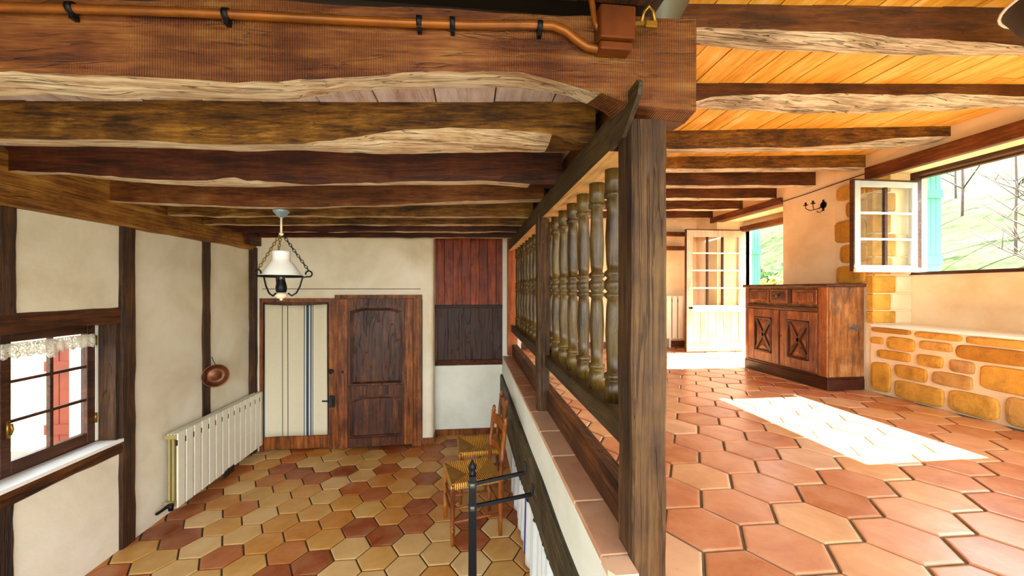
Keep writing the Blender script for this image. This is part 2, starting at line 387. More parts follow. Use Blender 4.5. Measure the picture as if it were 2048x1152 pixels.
MB().box(LX+.03, LX+.115, 4.62, 4.84, 2.40, 2.56).build('corbel', 'wallrail', wl_)
# window in the left wall
w1 = MB()
xf = LX-.13
w1.box(xf-.05, xf+.01, wy0, wy0+.02, wz0+.03, wz1-.03).box(xf-.05, xf+.01, wy1-.012, wy1+.02, wz0+.03, wz1-.03).box(xf-.05, xf+.01, wy0, wy1+.02, wz1-.03, wz1).box(xf-.05, xf+.01, wy0, wy1+.02, wz0-.02, wz0+.03)
wi = w1.build('window_1', 'brownframe'); tag(wi, 'small brown casement window with six panes a leaf in left wall', 'window', kind='structure')
MB().box(LX-.2, LX+.03, wy0-.02, wy1+.03, wz0-.01, wz0+.012).build('window_sill', 'whitepaint', wi)
MB().box(xf+.012, xf+.02, wy1-.02, wy1+.0, wz0+.02, wz1-.03).build('weather_strip', 'whitepaint', wi)
MB().box(xf+.012, LX+.004, wy1-.004, wy1+.04, wz0+.01, wz1-.02).build('jamb_board', 'wallpost', wi)
def casement(y0, y1):
    c = MB(); z0, z1 = wz0+.025, wz1-.03; st = .062
    c.box(xf-.03, xf+.014, y0, y0+.055, z0, z1, b=.003).box(xf-.03, xf+.014, y1-st, y1, z0, z1, b=.003).box(xf-.028, xf+.013, y0+.055, y1-st, z0, z0+.07, b=.003).box(xf-.028, xf+.013, y0+.055, y1-st, z1-.06, z1, b=.003)
    o = c.build('casement', 'brownframe', wi)
    gy0, gy1, gz0, gz1 = y0+.055, y1-st, z0+.07, z1-.06
    ym = (gy0+gy1)/2
    MB().box(xf-.015, xf+.008, ym-.010, ym+.010, gz0, gz1).build('glazing_bar', 'brownframe', o)
    for i in (1, 2):
        z = gz0+(gz1-gz0)*i/3; MB().box(xf-.013, xf+.006, gy0, gy1, z-.009, z+.009).build('glazing_bar', 'brownframe', o)
    for a, b in ((gy0, ym), (ym, gy1)):
        for i in range(3): MB().box(xf-.006, xf-.003, a, b, gz0+(gz1-gz0)*i/3, gz0+(gz1-gz0)*(i+1)/3).build('pane', 'glass', o)
    return o
casement(1.94, 2.505)
cs = casement(2.515, 3.085)
MB().tube([(xf+.02, 2.54, 1.12), (xf+.045, 2.54, 1.12), (xf+.05, 2.54, 1.09), (xf+.04, 2.54, 1.06)], .007).tube([(xf+.025, 2.54, 1.14), (xf+.025, 2.54, 1.04)], .009).build('handle', 'brass', cs)
for z in (.95, 1.5): MB().lathe([(0, .008), (.07, .008)], (xf+.018, 3.08, z), 8).build('hinge', 'brass', cs)
# lace valance
lv = MB(); n = 60; v = []; 
for i in range(n+1):
    y = 2.5+.56*i/n; dx = .006*math.sin(i*1.1)
    drop = .085+.006*math.sin(i*.9)+.004*math.sin(i*2.3)+(.03 if abs(i-30) < 4 else 0)
    for t in (0, .5, 1): v.append((xf+.03+dx*t, y, 1.585-drop*t))
lv.add(v, [[i*3+k, (i+1)*3+k, (i+1)*3+k+1, i*3+k+1] for i in range(n) for k in range(2)], 0, True)
lo = lv.build('lace_valance', 'lace'); lo.modifiers.new('s', 'SOLIDIFY').thickness = .003
tag(lo, 'short white lace valance across the top of the left window', 'curtain')

# ------------------------------------------------------------------ far wall of lower room, recess
FY = 4.86
fw = MB()
fw.box(-2.84, -2.43, FY, FY+.4, 0, 2.9).box(-2.43, -.58, FY, FY+.4, 1.77, 2.9).box(-1.62, -1.56, FY+.05, FY+.4, 0, 1.77).box(-2.43, -.58, FY+.16, FY+.4, 0, 1.77)
# rounded pier end
pier = [(-.58, FY), (-.50, FY)]+[(-.50+.05*math.sin(a), FY+.05-.05*math.cos(a)) for a in (math.pi/8, math.pi/4, math.pi*3/8, math.pi/2)]+[(-.45, FY+.4), (-.58, FY+.4)]
fw.prism(pier, 'z', 0, 2.9)
wb = fw.build('wall_back', 'plaster'); tag(wb, 'cream plaster end wall around the two doors of the lower room', 'wall', kind='structure')
RY = 5.14
wr_ = MB().box(-.6, .66, RY, RY+.25, 0, 2.9).build('wall_recess', 'white'); tag(wr_, 'pale plaster wall at the back of the recess beside the panelled door', 'wall', kind='structure')
bb = MB().box(-.445, .42, RY-.02, RY, 0, .075).box(-.45, -.43, FY+.05, RY, 0, .075).box(-.575, -.45, FY-.016, FY, 0, .08).build('baseboard_recess', 'frame')
tag(bb, 'dark brown skirting along the recess wall and pier', 'baseboard', kind='structure')
cl = MB().box(-2.42, -.6, FY-.004, FY, 1.897, 1.905).build('trim_1', 'cable'); tag(cl, 'thin dark line along the plaster above the two doors', 'trim', kind='structure')
# curtained door
d1 = MB().box(-2.44, -2.40, FY-.03, FY+.08, 0, 1.745).box(-1.665, -1.60, FY-.03, FY+.08, 0, 1.745).box(-2.44, -1.60, FY-.03, FY+.08, 1.745, 1.79).build('door_1', 'frame')
tag(d1, 'narrow brown door covered by a striped linen curtain', 'door', kind='structure')
lf = MB().box(-2.395, -2.33, FY+.0, FY+.04, .02, 1.66).box(-1.73, -1.67, FY+.0, FY+.04, .02, 1.66).box(-2.395, -1.67, FY, FY+.04, 1.66, 1.74).box(-2.395, -1.67, FY+.01, FY+.03, .15, 1.66).build('door_leaf', 'door', d1)
MB().box(-2.40, -1.66, FY-.02, FY+.03, .012, .165, b=.006).build('kick_board', 'frame', d1)
lt = MB().box(-1.655, -1.595, FY-.06, FY-.03, .50, .64, b=.006).box(-1.64, -1.61, FY-.075, FY-.06, .52, .62, b=.004).build('latch', 'blackpaint', d1)
MB().bar((-1.655, FY-.05, .575), (-1.735, FY-.05, .578), .012, .016).build('latch_lever', 'black', lt)
MB().lathe([(0, .03), (.008, .03), (.012, .014), (.03, .012), (.034, .022), (.05, .018), (.054, .001)], (-1.63, FY-.03-.054, .93), 14, axis='y').build('lock_knob', 'black', d1)
cu = MB(); nx, nz = 60, 20; v = []
for i in range(nx+1):
    for k in range(nz+1):
        u = i/nx; w = k/nz
        y = FY-.032-.008*math.sin(u*21+.4)*(.5+.5*(1-w))-.005*math.sin(u*9+w*2)
        z = 1.72-.012*math.sin(u*math.pi)*0-1.545*w-.014*(1-w)*math.sin(u*math.pi)
        x = -2.385+.705*u+.008*math.sin(w*5)*(.5-u)
        v.append((x, y, z))
cu.add(v, [[i*(nz+1)+k, (i+1)*(nz+1)+k, (i+1)*(nz+1)+k+1, i*(nz+1)+k+1] for i in range(nx) for k in range(nz)], 0, True)
co = cu.build('door_curtain', 'curtain'); co.modifiers.new('s', 'SOLIDIFY').thickness = .002
tag(co, 'cream linen curtain with blue and black vertical stripes over the narrow door', 'curtain')
# panelled door, slightly ajar
d2 = MB().box(-1.60, -1.545, FY-.035, FY+.1, 0, 1.785).box(-.70, -.64, FY-.03, FY+.1, 0, 1.785).box(-.64, -.585, FY-.05, FY+.1, 0, 1.785).box(-1.60, -.585, FY-.035, FY+.1, 1.785, 1.83).build('door_2', 'frame')
tag(d2, 'dark oak door with two arched panels standing slightly ajar', 'door', kind='structure')
LW = .85
leaf = MB()
leaf.box(0, LW, .018, .035, .03, 1.785)
dl = leaf.build('door_leaf', 'door_dark', d2, (-1.535, FY-.105, 0), .05)
def arch_rail(x0, x1, z0, z1, dip):
    """rail whose lower edge is a double curve"""
    P_ = [(x0, z1)]+[(x0, z0)]
    for i in range(17):
        t = i/16; a = dip*(math.sin(math.pi*t)**1.5)+.012*math.sin(3*math.pi*t)
        P_.append((x0+(x1-x0)*t, z0+a))
    P_ += [(x1, z1)]
    return P_
stx = .105
for x0, x1 in ((0, stx), (LW-stx, LW)): MB().box(x0, x1, 0, .035, .03, 1.785, b=.006).build('stile', 'frame', dl)
MB().prism(arch_rail(stx, LW-stx, 1.66, 1.785, .045), 'y', .002, .034).build('top_rail', 'door', dl)
MB().prism(arch_rail(stx, LW-stx, .60, .755, .05), 'y', .002, .034).build('middle_rail', 'door', dl)
MB().box(stx, LW-stx, .002, .034, .03, .14, b=.005).build('bottom_rail', 'door', dl)
def arch_panel(z0, z1, dip, name):
    m = .022; x0, x1 = stx+m, LW-stx-m
    P_ = [(x0, z0), (x1, z0)]
    for i in range(17):
        t = 1-i/16; P_.append((x0+(x1-x0)*t, z1+dip*(math.sin(math.pi*t)**1.5)+.012*math.sin(3*math.pi*t)))
    cx, cz = (x0+x1)/2, (z0+z1)/2
    inn = [(cx+(x-cx)*.86, cz+(z-cz)*.93) for x, z in P_]
    n = len(P_); b = MB()
    V = [(x, .016, z) for x, z in P_]+[(x, .004, z) for x, z in inn]+[(x, .020, z) for x, z in P_]
    b.add(V, [[i, (i+1) % n, n+(i+1) % n, n+i] for i in range(n)]+[list(range(n, 2*n))]+[[i, (i+1) % n, 2*n+(i+1) % n, 2*n+i] for i in range(n)])
    o = b.build(name, 'door_dark', dl)
    return o
arch_panel(.775, 1.64, .045, 'upper_panel'); arch_panel(.16, .575, .05, 'lower_panel')
MB().lathe([(0, .016), (.006, .016), (.008, .006), (.012, .005)], (.05, -.012, .93), 10, axis='y').build('escutcheon', 'black', dl)
for i in range(2): MB().box(.28+.22*i, .283+.22*i, .0025, .0045, .80, 1.63).build('panel_joint', 'dark', dl)
# timber panelling in the recess
pn = empty('wood_panelling', (0, RY-.02, .92)); tag(pn, 'red-brown plank panelling above a darker panel in the recess', 'panelling')
pw = .89/8
for i in range(8): MB().box(-.44+pw*i+.002, -.44+pw*(i+1)-.002, -.03, .02, .77, 1.64, b=.003).build('plank', 'redboard', pn)
for i in range(6): MB().box(-.43+.145*i+.001, -.43+.145*(i+1)-.001, -.01, .02, .06, .74, b=.002).build('plank', 'darkboard', pn)
MB().box(-.45, .45, -.05, .02, .735, .775, b=.004).build('crossbar', 'dark', pn)
MB().prism([(-.07, 0), (.02, 0), (.02, .06), (-.035, .06)], 'x', -.455, .45).build('sill_moulding', 'wallrail', pn)
MB().box(-.455, -.435, -.04, .02, .06, .74, b=.003).build('edge_moulding', 'frame', pn)
# ------------------------------------------------------------------ parapet wall between the levels
PX = .42
pwl = MB().box(PX, .60, 1.2, 5.14, 0, 1.03).box(PX, .50, 1.12, 1.2, 0, 1.03).box(.60, .66, 5.06, 6.3, 0, 3.2).box(PX, .66, 5.05, 5.14, 1.03, 2.9)
pa = pwl.build('wall_parapet', 'white'); tag(pa, 'low white parapet wall carrying the balustrade', 'wall', kind='structure')
ys = [1.20, 1.52, 1.945, 2.29, 2.665, 3.03, 3.4, 3.77, 4.14, 4.5, 4.86]
for a, b in zip(ys, ys[1:]): MB().box(.413, .60, a+.004, b-.004, 1.03, 1.052, b=.005).build('ledge_tile', 'ledge', pa)
MB().prism([(.413, 1.14), (.43, 1.115), (.50, 1.115), (.50, 1.197), (.413, 1.197)], 'z', 1.03, 1.052).build('ledge_tile', 'ledge', pa)
tb = MB(); rings = []; n = 40
for i in range(n+1):
    y = 1.19+3.9*i/n
    lo_ = lerp([(1.0, .56), (1.8, .53), (3.1, .37), (5.1, .27)], y)+.03*N(y*2.2, 4)+.012*N(y*7, 2)
    hi_ = .79+.012*N(y*2, 8); f = .392+.010*N(y*3, 1)
    rings += [(.43, y, lo_), (f+.012, y, lo_), (f, y, lo_+.02), (f, y, hi_-.02), (f+.01, y, hi_), (.43, y, hi_)]
tb.add(rings, [[i*6+k, i*6+(k+1) % 6, (i+1)*6+(k+1) % 6, (i+1)*6+k] for i in range(n) for k in range(6)]+[list(range(6)), [n*6+k for k in range(6)]])
tb.build('timber', 'greywood', pa)
pc = MB(); v = []; ny, nz = 110, 8
for i in range(ny+1):
    y = 1.25+2.35*i/ny
    for k in range(nz+1):
        w = k/nz; top = lerp([(1.0, .58), (1.8, .55), (3.1, .40), (5.1, .30)], y)
        v.append((.398-.010*math.sin(y*46)-.006*math.sin(y*19+1)-.01*w, y, top-(top-.03)*w))
pc.add(v, [[i*(nz+1)+k, (i+1)*(nz+1)+k, (i+1)*(nz+1)+k+1, i*(nz+1)+k+1] for i in range(ny) for k in range(nz)], 0, True)
po = pc.build('wall_cloth', 'parcloth'); po.modifiers.new('s', 'SOLIDIFY').thickness = .002
tag(po, 'white cloth with blue stripes gathered along the foot of the parapet', 'cloth')
tp = MB().box(.475, .60, 4.93, 5.05, 1.052, 2.56, b=.008).build('timber_post', 'orangepost'); tag(tp, 'orange-brown square timber post at the far end of the balustrade', 'post')
# ------------------------------------------------------------------ balustrade
bal = empty('balustrade', (.575, 3.0, 1.052)); tag(bal, 'wooden balustrade of turned balusters with a thick square post', 'balustrade')
def bpart(mb, name, mat):   # world-space mesh parented to the balustrade empty
    o = mb.build(name, mat, bal); o.matrix_parent_inverse = Matrix.Translation((-.575, -3.0, -1.052)); return o
def rough_post(x0, x1, y0, y1, z0, z1, seed, n=40, amp=.006):
    b = MB(); V = []; cth = .008
    for i in range(n+1):
        z = z0+(z1-z0)*i/n; d = [amp*N(z*3.3+k*7, seed)+amp*.4*N(z*14+k*5, seed) for k in range(4)]
        a0, a1, b0, b1 = x0+d[0], x1+d[1], y0+d[2], y1+d[3]
        V += [(a0+cth, b0, z), (a1-cth, b0, z), (a1, b0+cth, z), (a1, b1-cth, z), (a1-cth, b1, z), (a0+cth, b1, z), (a0, b1-cth, z), (a0, b0+cth, z)]
    b.add(V, [[i*8+k, i*8+(k+1) % 8, (i+1)*8+(k+1) % 8, (i+1)*8+k] for i in range(n) for k in range(8)]+[list(range(8)), [n*8+k for k in range(8)]])
    return b
bpart(rough_post(.502, .616, 1.165, 1.29, .30, 2.43, 3), 'post', 'post')
bpart(rough_post(.467, .55, 2.67, 2.77, 1.052, 2.40, 6, amp=.004), 'post', 'post')
bpart(MB().prism([(2.60, 2.395), (2.66, 2.395), (2.70, 2.2), (2.70, 2.05), (2.66, 2.2)], 'x', .48, .53), 'brace', 'post')
tr = MB(); 
V = []; n = 30
for i in range(n+1):
    y = 1.33+3.59*i/n; d = .004*N(y*4, 2); e = .004*N(y*4, 7)
    V += [(.487, y, 2.387+d), (.62, y, 2.387+d), (.62, y, 2.51+e), (.487, y, 2.51+e)]
for i in range(n):
    for k in range(4): tr.f.append([i*4+k, i*4+(k+1) % 4, (i+1)*4+(k+1) % 4, (i+1)*4+k]); tr.mi.append(1 if k == 0 else 0); tr.sm.append(False)
tr.v = V; tr.f += [[0, 1, 2, 3], [n*4+k for k in range(4)]]; tr.mi += [0, 0]; tr.sm += [False, False]
bpart(tr, 'top_rail', ['rail', 'rail_lit'])
bpart(MB().prism([(1.215, 2.388), (1.33, 2.387), (1.33, 2.51), (1.10, 2.515), (1.085, 2.50), (1.095, 2.47)], 'x', .487, .5015), 'rail_tongue', 'rail')
bpart(MB().box(.52, .64, 1.32, 4.92, 1.355, 1.44, b=.006), 'bottom_rail', 'rail')
bpart(MB().box(.53, .60, 1.32, 4.92, 1.052, 1.195, b=.006), 'sill_rail', 'wallrail')
PROF = [(0,.036),(.09,.036),(.094,.028),(.10,.039),(.118,.039),(.125,.027),(.2,.029),(.3,.034),(.4,.030),(.437,.026),(.448,.037),(.462,.037),(.47,.026),(.485,.038),(.515,.038),(.53,.026),(.54,.037),(.555,.037),(.565,.026),(.6,.030),(.7,.034),(.8,.029),(.868,.027),(.875,.039),(.893,.039),(.90,.028),(.906,.036),(1,.036)]
bme = MB().lathe([(z*.955, r) for z, r in PROF], n=16).mesh('baluster', 'baluster')
for i in range(16): link('baluster', bme, bal, (.01, 1.545+.212*i-3.0, 1.44-1.052), random.random()*3)

# ------------------------------------------------------------------ ceilings with beams and boards
cl_ = MB().box(-2.84, .62, -1.5, 1.3, 2.83, 2.95).box(-2.84, .62, 1.3, 5.3, 2.705, 2.95).build('ceiling_left', 'dark'); tag(cl_, 'low boarded ceiling with old hewn beams over the lower room', 'ceiling', kind='structure')
nb = 13; bw = 3.12/nb
for i in range(nb): MB().box(-2.54+bw*i+.003, -2.54+bw*(i+1)-.003, 1.3, 4.87, 2.675+random.uniform(0, .006), 2.71).build('board', 'lboard', cl_)
for i in range(13): MB().box(-2.54+bw*i+.003, -2.54+bw*(i+1)-.003, -1.5, 1.2, 2.805+random.uniform(0, .006), 2.835).build('board', 'wallrail', cl_)
cr_ = MB().box(.58, 4.6, -1.5, 6.4, 3.195, 3.35).build('ceiling_right', 'dark'); tag(cr_, 'orange pine boarded ceiling with grey-edged beams over the upper room', 'ceiling', kind='structure')
nb = 21; bw = 3.1/nb
for i in range(nb):
    cut = random.uniform(1.2, 4.0); x0 = .64+bw*i
    for a, b in ((-.6, cut), (cut+.003, 6.15)):
        MB().box(x0+.003, x0+bw-.003, a, b, 3.17+random.uniform(0, .004), 3.2).build('board', 'board', cr_)
pt = MB().box(.56, .62, 1.36, 6.2, 2.53, 3.2).box(.56, .62, -1.5, 1.36, 2.84, 3.2).build('wall_partition', 'rbeam'); tag(pt, 'strip of dark boarding above the balustrade rail between the two ceilings', 'wall', kind='structure')
def beam(parent, x0, x1, Y0, k, w, ztop, fb, bk, mats, seed, cham=.45, amp=.006, step=.06, ztf=None, drop=.008, shade_from=9):
    b = MB(); n = int((x1-x0)/step); V = []
    for i in range(n+1):
        x = x0+(x1-x0)*i/n; y = Y0+k*x+.004*N(x*2, seed)
        zf = lerp(fb, x)+amp*N(x*5, seed)+amp*.8*N(x*15, seed+4)
        zb = lerp(bk, x)+amp*N(x*4, seed+2)+amp*.5*N(x*13, seed+6)
        zm = zf*.4+zb*.6-drop+amp*N(x*6, seed+8)
        zt = ztop+(ztf(x) if ztf else 0)
        zf = min(zf, zt-.03)
        V += [(x, y, zt), (x, y+.004*N(x*8, seed+3), zf), (x, y+w*(cham+.12*N(x*3, seed+5)), zm), (x, y+w, zb), (x, y+w, zt)]
    for i in range(n):
        for kk in range(5):
            b.f.append([i*5+kk, i*5+(kk+1) % 5, (i+1)*5+(kk+1) % 5, (i+1)*5+kk]); b.mi.append(1 if kk in (1, 2) and V[i*5][0] < shade_from else 0); b.sm.append(False)  # right-hand ends of some undersides take the dark face wood, painting in shade
    b.v = V; b.f += [list(range(5)), [n*5+j for j in range(5)]]; b.mi += [0, 0]; b.sm += [False, False]
    return b.build('beam', mats, parent)
F1 = [(-2.6, 2.515), (-1.327, 2.518), (-1.127, 2.517), (-.854, 2.512), (-.672, 2.506), (-.558, 2.513), (-.429, 2.525), (-.268, 2.541), (-.165, 2.555), (.015, 2.56), (.167, 2.562), (.29, 2.535), (.399, 2.508), (.5, 2.47), (.76, 2.455)]
K1 = [(-1.495, 2.516), (-1.345, 2.525), (-1.147, 2.517), (-.992, 2.525), (-.804, 2.518), (-.628, 2.528), (-.499, 2.544), (-.368, 2.566), (-.236, 2.576), (-.068, 2.586), (.153, 2.593), (.327, 2.575), (.45, 2.53), (.52, 2.46), (.76, 2.455)]
beam(cl_, -2.5, .705, 1.19, -.05, .15, 2.745, F1, K1, ['beam_saw', 'bare'], 1, ztf=lambda x: .02*N(x*2.5, 6)+.006*N(x*9, 2), shade_from=.36)
F2 = [(-1.925, 2.52), (-1.417, 2.515), (-1.008, 2.496), (-.701, 2.501), (-.495, 2.528), (-.289, 2.56), (-.083, 2.569), (.124, 2.565), (.31, 2.549), (.455, 2.51)]
K2 = [(-2.114, 2.551), (-1.377, 2.54), (-1.04, 2.523), (-.769, 2.532), (-.408, 2.515), (-.091, 2.52), (.363, 2.528), (.5, 2.536)]
beam(cl_, -2.5, .52, 1.63, -.1, .16, 2.69, F2, K2, ['beam_gold', 'bare'], 2, shade_from=.30)
F3 = [(-2.533, 2.542), (-2.195, 2.535), (-1.854, 2.506), (-1.589, 2.498), (-1.375, 2.503), (-1.321, 2.531), (-1.267, 2.504), (-.888, 2.483), (-.392, 2.502), (.056, 2.515), (.396, 2.498)]
K3 = [(-2.692, 2.551), (-2.278, 2.561), (-1.915, 2.518), (-1.519, 2.502), (-1.232, 2.499), (-.885, 2.517), (-.417, 2.519), (.059, 2.529), (.451, 2.509)]
beam(cl_, -2.5, .52, 2.22, -.07, .14, 2.69, F3, K3, ['beam', 'bare'], 3, shade_from=.30)
F4 = [(-2.761, 2.525), (-2.216, 2.502), (-1.703, 2.48), (-1.186, 2.471), (-.665, 2.487), (-.141, 2.517), (.422, 2.537)]
K4 = [(-2.91, 2.551), (-2.336, 2.517), (-1.541, 2.49), (-.884, 2.504), (-.149, 2.525), (.463, 2.546)]
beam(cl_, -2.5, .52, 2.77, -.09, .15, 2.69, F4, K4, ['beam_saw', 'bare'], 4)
for i, (y0, mt) in enumerate(((3.25, 'beam_gold'), (3.68, 'beam_gold'), (4.12, 'beam'), (4.60, 'beam'))):
    fb = [(-2.5+.2*j, 2.50+.022*N(j*.6, i*3.3)) for j in range(17)]; bk = [(-2.5+.2*j, 2.515+.014*N(j*.6, i*3.3+1)) for j in range(17)]
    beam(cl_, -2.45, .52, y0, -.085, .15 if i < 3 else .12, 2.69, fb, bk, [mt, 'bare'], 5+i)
G1 = [(.62, 3.07), (.974, 3.065), (1.198, 3.063), (1.468, 3.055), (1.694, 3.051), (1.922, 3.031), (2.15, 3.022), (2.49, 2.999), (3.7, 3.0)]
H1 = [(1.106, 3.094), (1.365, 3.072), (1.588, 3.067), (1.836, 3.062), (2.11, 3.055), (2.735, 3.057)]
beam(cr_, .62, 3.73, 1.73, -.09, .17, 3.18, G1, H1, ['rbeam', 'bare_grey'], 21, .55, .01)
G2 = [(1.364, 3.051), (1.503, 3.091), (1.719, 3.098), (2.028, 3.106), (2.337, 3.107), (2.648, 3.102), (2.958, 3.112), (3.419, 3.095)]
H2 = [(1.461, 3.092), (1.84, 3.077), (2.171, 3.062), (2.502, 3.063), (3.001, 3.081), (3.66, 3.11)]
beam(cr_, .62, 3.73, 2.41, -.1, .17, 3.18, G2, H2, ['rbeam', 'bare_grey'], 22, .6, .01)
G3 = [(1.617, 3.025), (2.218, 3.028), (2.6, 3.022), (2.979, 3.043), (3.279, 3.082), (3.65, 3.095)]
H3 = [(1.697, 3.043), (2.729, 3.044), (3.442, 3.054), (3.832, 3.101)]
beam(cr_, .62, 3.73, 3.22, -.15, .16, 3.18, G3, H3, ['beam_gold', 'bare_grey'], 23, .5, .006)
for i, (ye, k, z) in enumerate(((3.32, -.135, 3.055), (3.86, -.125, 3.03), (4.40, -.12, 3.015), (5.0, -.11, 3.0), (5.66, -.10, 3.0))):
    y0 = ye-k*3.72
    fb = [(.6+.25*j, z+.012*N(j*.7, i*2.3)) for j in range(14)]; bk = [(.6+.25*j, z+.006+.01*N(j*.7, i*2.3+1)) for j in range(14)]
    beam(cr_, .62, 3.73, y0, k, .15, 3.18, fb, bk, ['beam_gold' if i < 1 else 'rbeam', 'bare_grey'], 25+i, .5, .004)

# ------------------------------------------------------------------ right wall: niche window, doorway, stones
RX = 3.73
r = MB()
r.box(RX, 4.3, -1.5, -.9, .8, 3.3).box(RX, 4.3, -.9, 1.15, 2.95, 3.3).box(RX, 4.3, -.9, 1.15, .8, .94).box(RX, 4.3, 1.15, 1.86, .8, 3.3)   # near; unseen opening beside the viewer, added to let daylight in
r.box(RX, 4.3, 1.86, 3.25, .8, 1.555)                     # under the niche
r.box(4.12, 4.3, 1.86, 3.25, 1.555, 2.05)                 # niche back below the window
r.box(RX, 4.3, 1.86, 3.25, 2.985, 3.3)                    # over the niche
r.box(RX, 4.3, 3.25, 4.30, .8, 3.3)                       # pier
r.box(RX, 4.3, 4.30, 5.56, 2.93, 3.3).box(4.18, 4.3, 4.30, 5.56, 2.80, 2.95).box(RX, 4.3, 4.30, 5.56, .8, .93)
r.box(RX, 4.3, 5.56, 6.3, .8, 3.3)
wr = r.build('wall_right', 'plaster_r'); tag(wr, 'warm plaster and ochre stone wall with window niche on the right', 'wall', kind='structure')
MB().box(RX-.012, RX+.01, 2.1-.24, 3.262, .945, 1.555).box(RX-.008, RX+.01, 3.25, 3.62, 1.93, 2.95).build('mortar_bed', 'mortar', wr)
MB().box(RX-.03, 4.13, 1.86, 3.25, 1.553, 1.575, b=.004).build('niche_ledge', 'whitepaint', wr)
def stone(y0, y1, z0, z1, x=RX-.012, d=.02, seed=0):
    """rounded rubble stone, bulging out of the wall towards -X"""
    n = 14; cy, cz = (y0+y1)/2, (z0+z1)/2; ry, rz = (y1-y0)/2, (z1-z0)/2; V = []; rnd = random.Random(seed)
    for j, (s, dx) in enumerate(((1, .02), (1, -.3*d), (.93, -.8*d), (.72, -d))):
        for i in range(n):
            a = 2*math.pi*i/n; c, s_ = math.cos(a), math.sin(a); e = .42
            py = math.copysign(abs(c)**e, c); pz = math.copysign(abs(s_)**e, s_)
            w = 1+.07*N(py*1.3+seed*3.1, pz*1.3)
            V.append((x+dx+.003*N(py*2+seed, pz*2), cy+ry*s*py*w, cz+rz*s*pz*w))
    b = MB().add(V, [[j*n+i, j*n+(i+1) % n, (j+1)*n+(i+1) % n, (j+1)*n+i] for j in range(3) for i in range(n)]+[[3*n+i for i in range(n)]])
    return b.build('stone', 'stone', wr)
ST = [(2.92,3.255,1.505,1.548),(2.577,2.898,1.495,1.548),(2.2,2.559,1.49,1.548),(3.146,3.255,1.397,1.459),(2.894,3.116,1.363,1.478),(2.638,2.864,1.404,1.477),(2.2,2.62,1.37,1.480),(2.925,3.202,1.272,1.352),(2.698,2.877,1.264,1.362),(2.504,2.657,1.261,1.357),(2.15,2.474,1.176,1.354),(3.082,3.255,.965,1.235),(2.805,3.053,1.127,1.246),(2.514,2.773,1.139,1.246),(2.687,3.053,.955,1.111),(2.366,2.664,.955,1.127),(2.142,2.337,.96,1.155),(1.88,2.17,1.39,1.54),(1.88,2.12,1.17,1.36),(1.88,2.12,.96,1.14),
 (3.30,3.6,2.78,2.93),(3.28,3.50,2.60,2.76),(3.30,3.62,2.36,2.58),(3.28,3.56,2.16,2.34),(3.30,3.60,1.95,2.13),(3.27,3.5,2.0,2.0)]
for i, s in enumerate(ST[:-1]): stone(*s, seed=i+1)
# dressed jamb stones on the far side of the niche (facing the camera)
zz = [1.577, 1.70, 1.86, 2.03, 2.20, 2.42, 2.62, 2.80, 2.97]
for i, (a, b) in enumerate(zip(zz, zz[1:])):
    xs = RX+(.17 if i % 2 else .22)
    MB().box(RX-.02, xs, 3.232, 3.30, a+.006, b-.006, b=.008).build('stone', 'stone', wr)
    if i < 5: MB().box(xs+.008, 4.12, 3.236, 3.28, a+.006, b-.006, b=.008).build('stone', 'mortar', wr)
tl = MB().box(RX-.04, RX+.02, 1.6, 3.30, 2.925, 3.04, b=.006).build('trim_2', 'lintel'); tag(tl, 'long brown timber lintel above the window niche', 'lintel', kind='structure')
tl2 = MB().box(RX-.04, RX+.1, 4.305, 5.68, 2.915, 3.0, b=.006).build('trim_3', 'lintel'); tag(tl2, 'brown timber lintel above the open doorway on the right', 'lintel', kind='structure')
cb = MB().tube([(RX-.006, 4.30, 2.945), (RX-.006, 3.9, 2.962), (RX-.006, 3.5, 2.985), (RX-.006, 3.29, 2.995)], .005, 6).build('wall_cable', 'cable'); tag(cb, 'thin brown cable running along the wall above the iron bracket', 'cable')
# window 2
w2 = MB(); X0, X1 = 4.12, 4.19; y0, y1, z0, z1 = 1.90, 3.24, 2.03, 2.985
w2.box(X0, X1, y0-.04, y0, z0+.028, z1-.035).box(X0, X1, y1-.03, y1+.01, z0+.028, z1-.035).box(X0-.01, X1, y0-.04, y1+.01, z0, z0+.028).box(X0, X1, y0-.04, y1+.01, z1-.035, z1)
w2o = w2.build('window_2', 'brownframe'); tag(w2o, 'wide window on the right with its casement swung open into the room', 'window', kind='structure')
MB().box(4.19, 4.24, y0-.02, y1+.02, z1-.05, z1).build('head_board', 'lintel', w2o)
# open sash (hinged at far jamb, swung into the room)
so = MB(); sy0, sy1 = 3.175, 3.21; sx0, sx1 = 3.455, 4.105; a0, a1 = 2.062, 2.885
so.box(sx0, sx0+.065, sy0, sy1, a0, a1, b=.003).box(sx1-.06, sx1, sy0, sy1, a0, a1, b=.003).box(sx0+.065, sx1-.06, sy0+.001, sy1-.001, a1-.055, a1, b=.003).box(sx0+.065, sx1-.06, sy0+.001, sy1-.001, a0, a0+.055, b=.003)
sash = so.build('open_casement', 'sashblue', w2o)
MB().box(sx0-.012, sx1, sy0-.03, sy0+.005, a0-.01, a0+.03, b=.006).build('drip_rail', 'whitepaint', sash)
gx0, gx1, gz0, gz1 = sx0+.065, sx1-.06, a0+.055, a1-.055; xm = (gx0+gx1)/2
MB().box(xm-.014, xm+.014, sy0+.004, sy1-.004, gz0, gz1).build('glazing_bar', 'brownframe', sash)
for i in (1, 2):
    z = gz0+(gz1-gz0)*i/3; MB().box(gx0, gx1, sy0+.002, sy1-.006, z-.010, z+.010).build('glazing_bar', 'whitepaint', sash)
for a, b in ((gx0, xm), (xm, gx1)):
    for i in range(3): MB().box(a, b, sy0+.014, sy0+.018, gz0+(gz1-gz0)*i/3, gz0+(gz1-gz0)*(i+1)/3).build('pane', 'glass', sash)
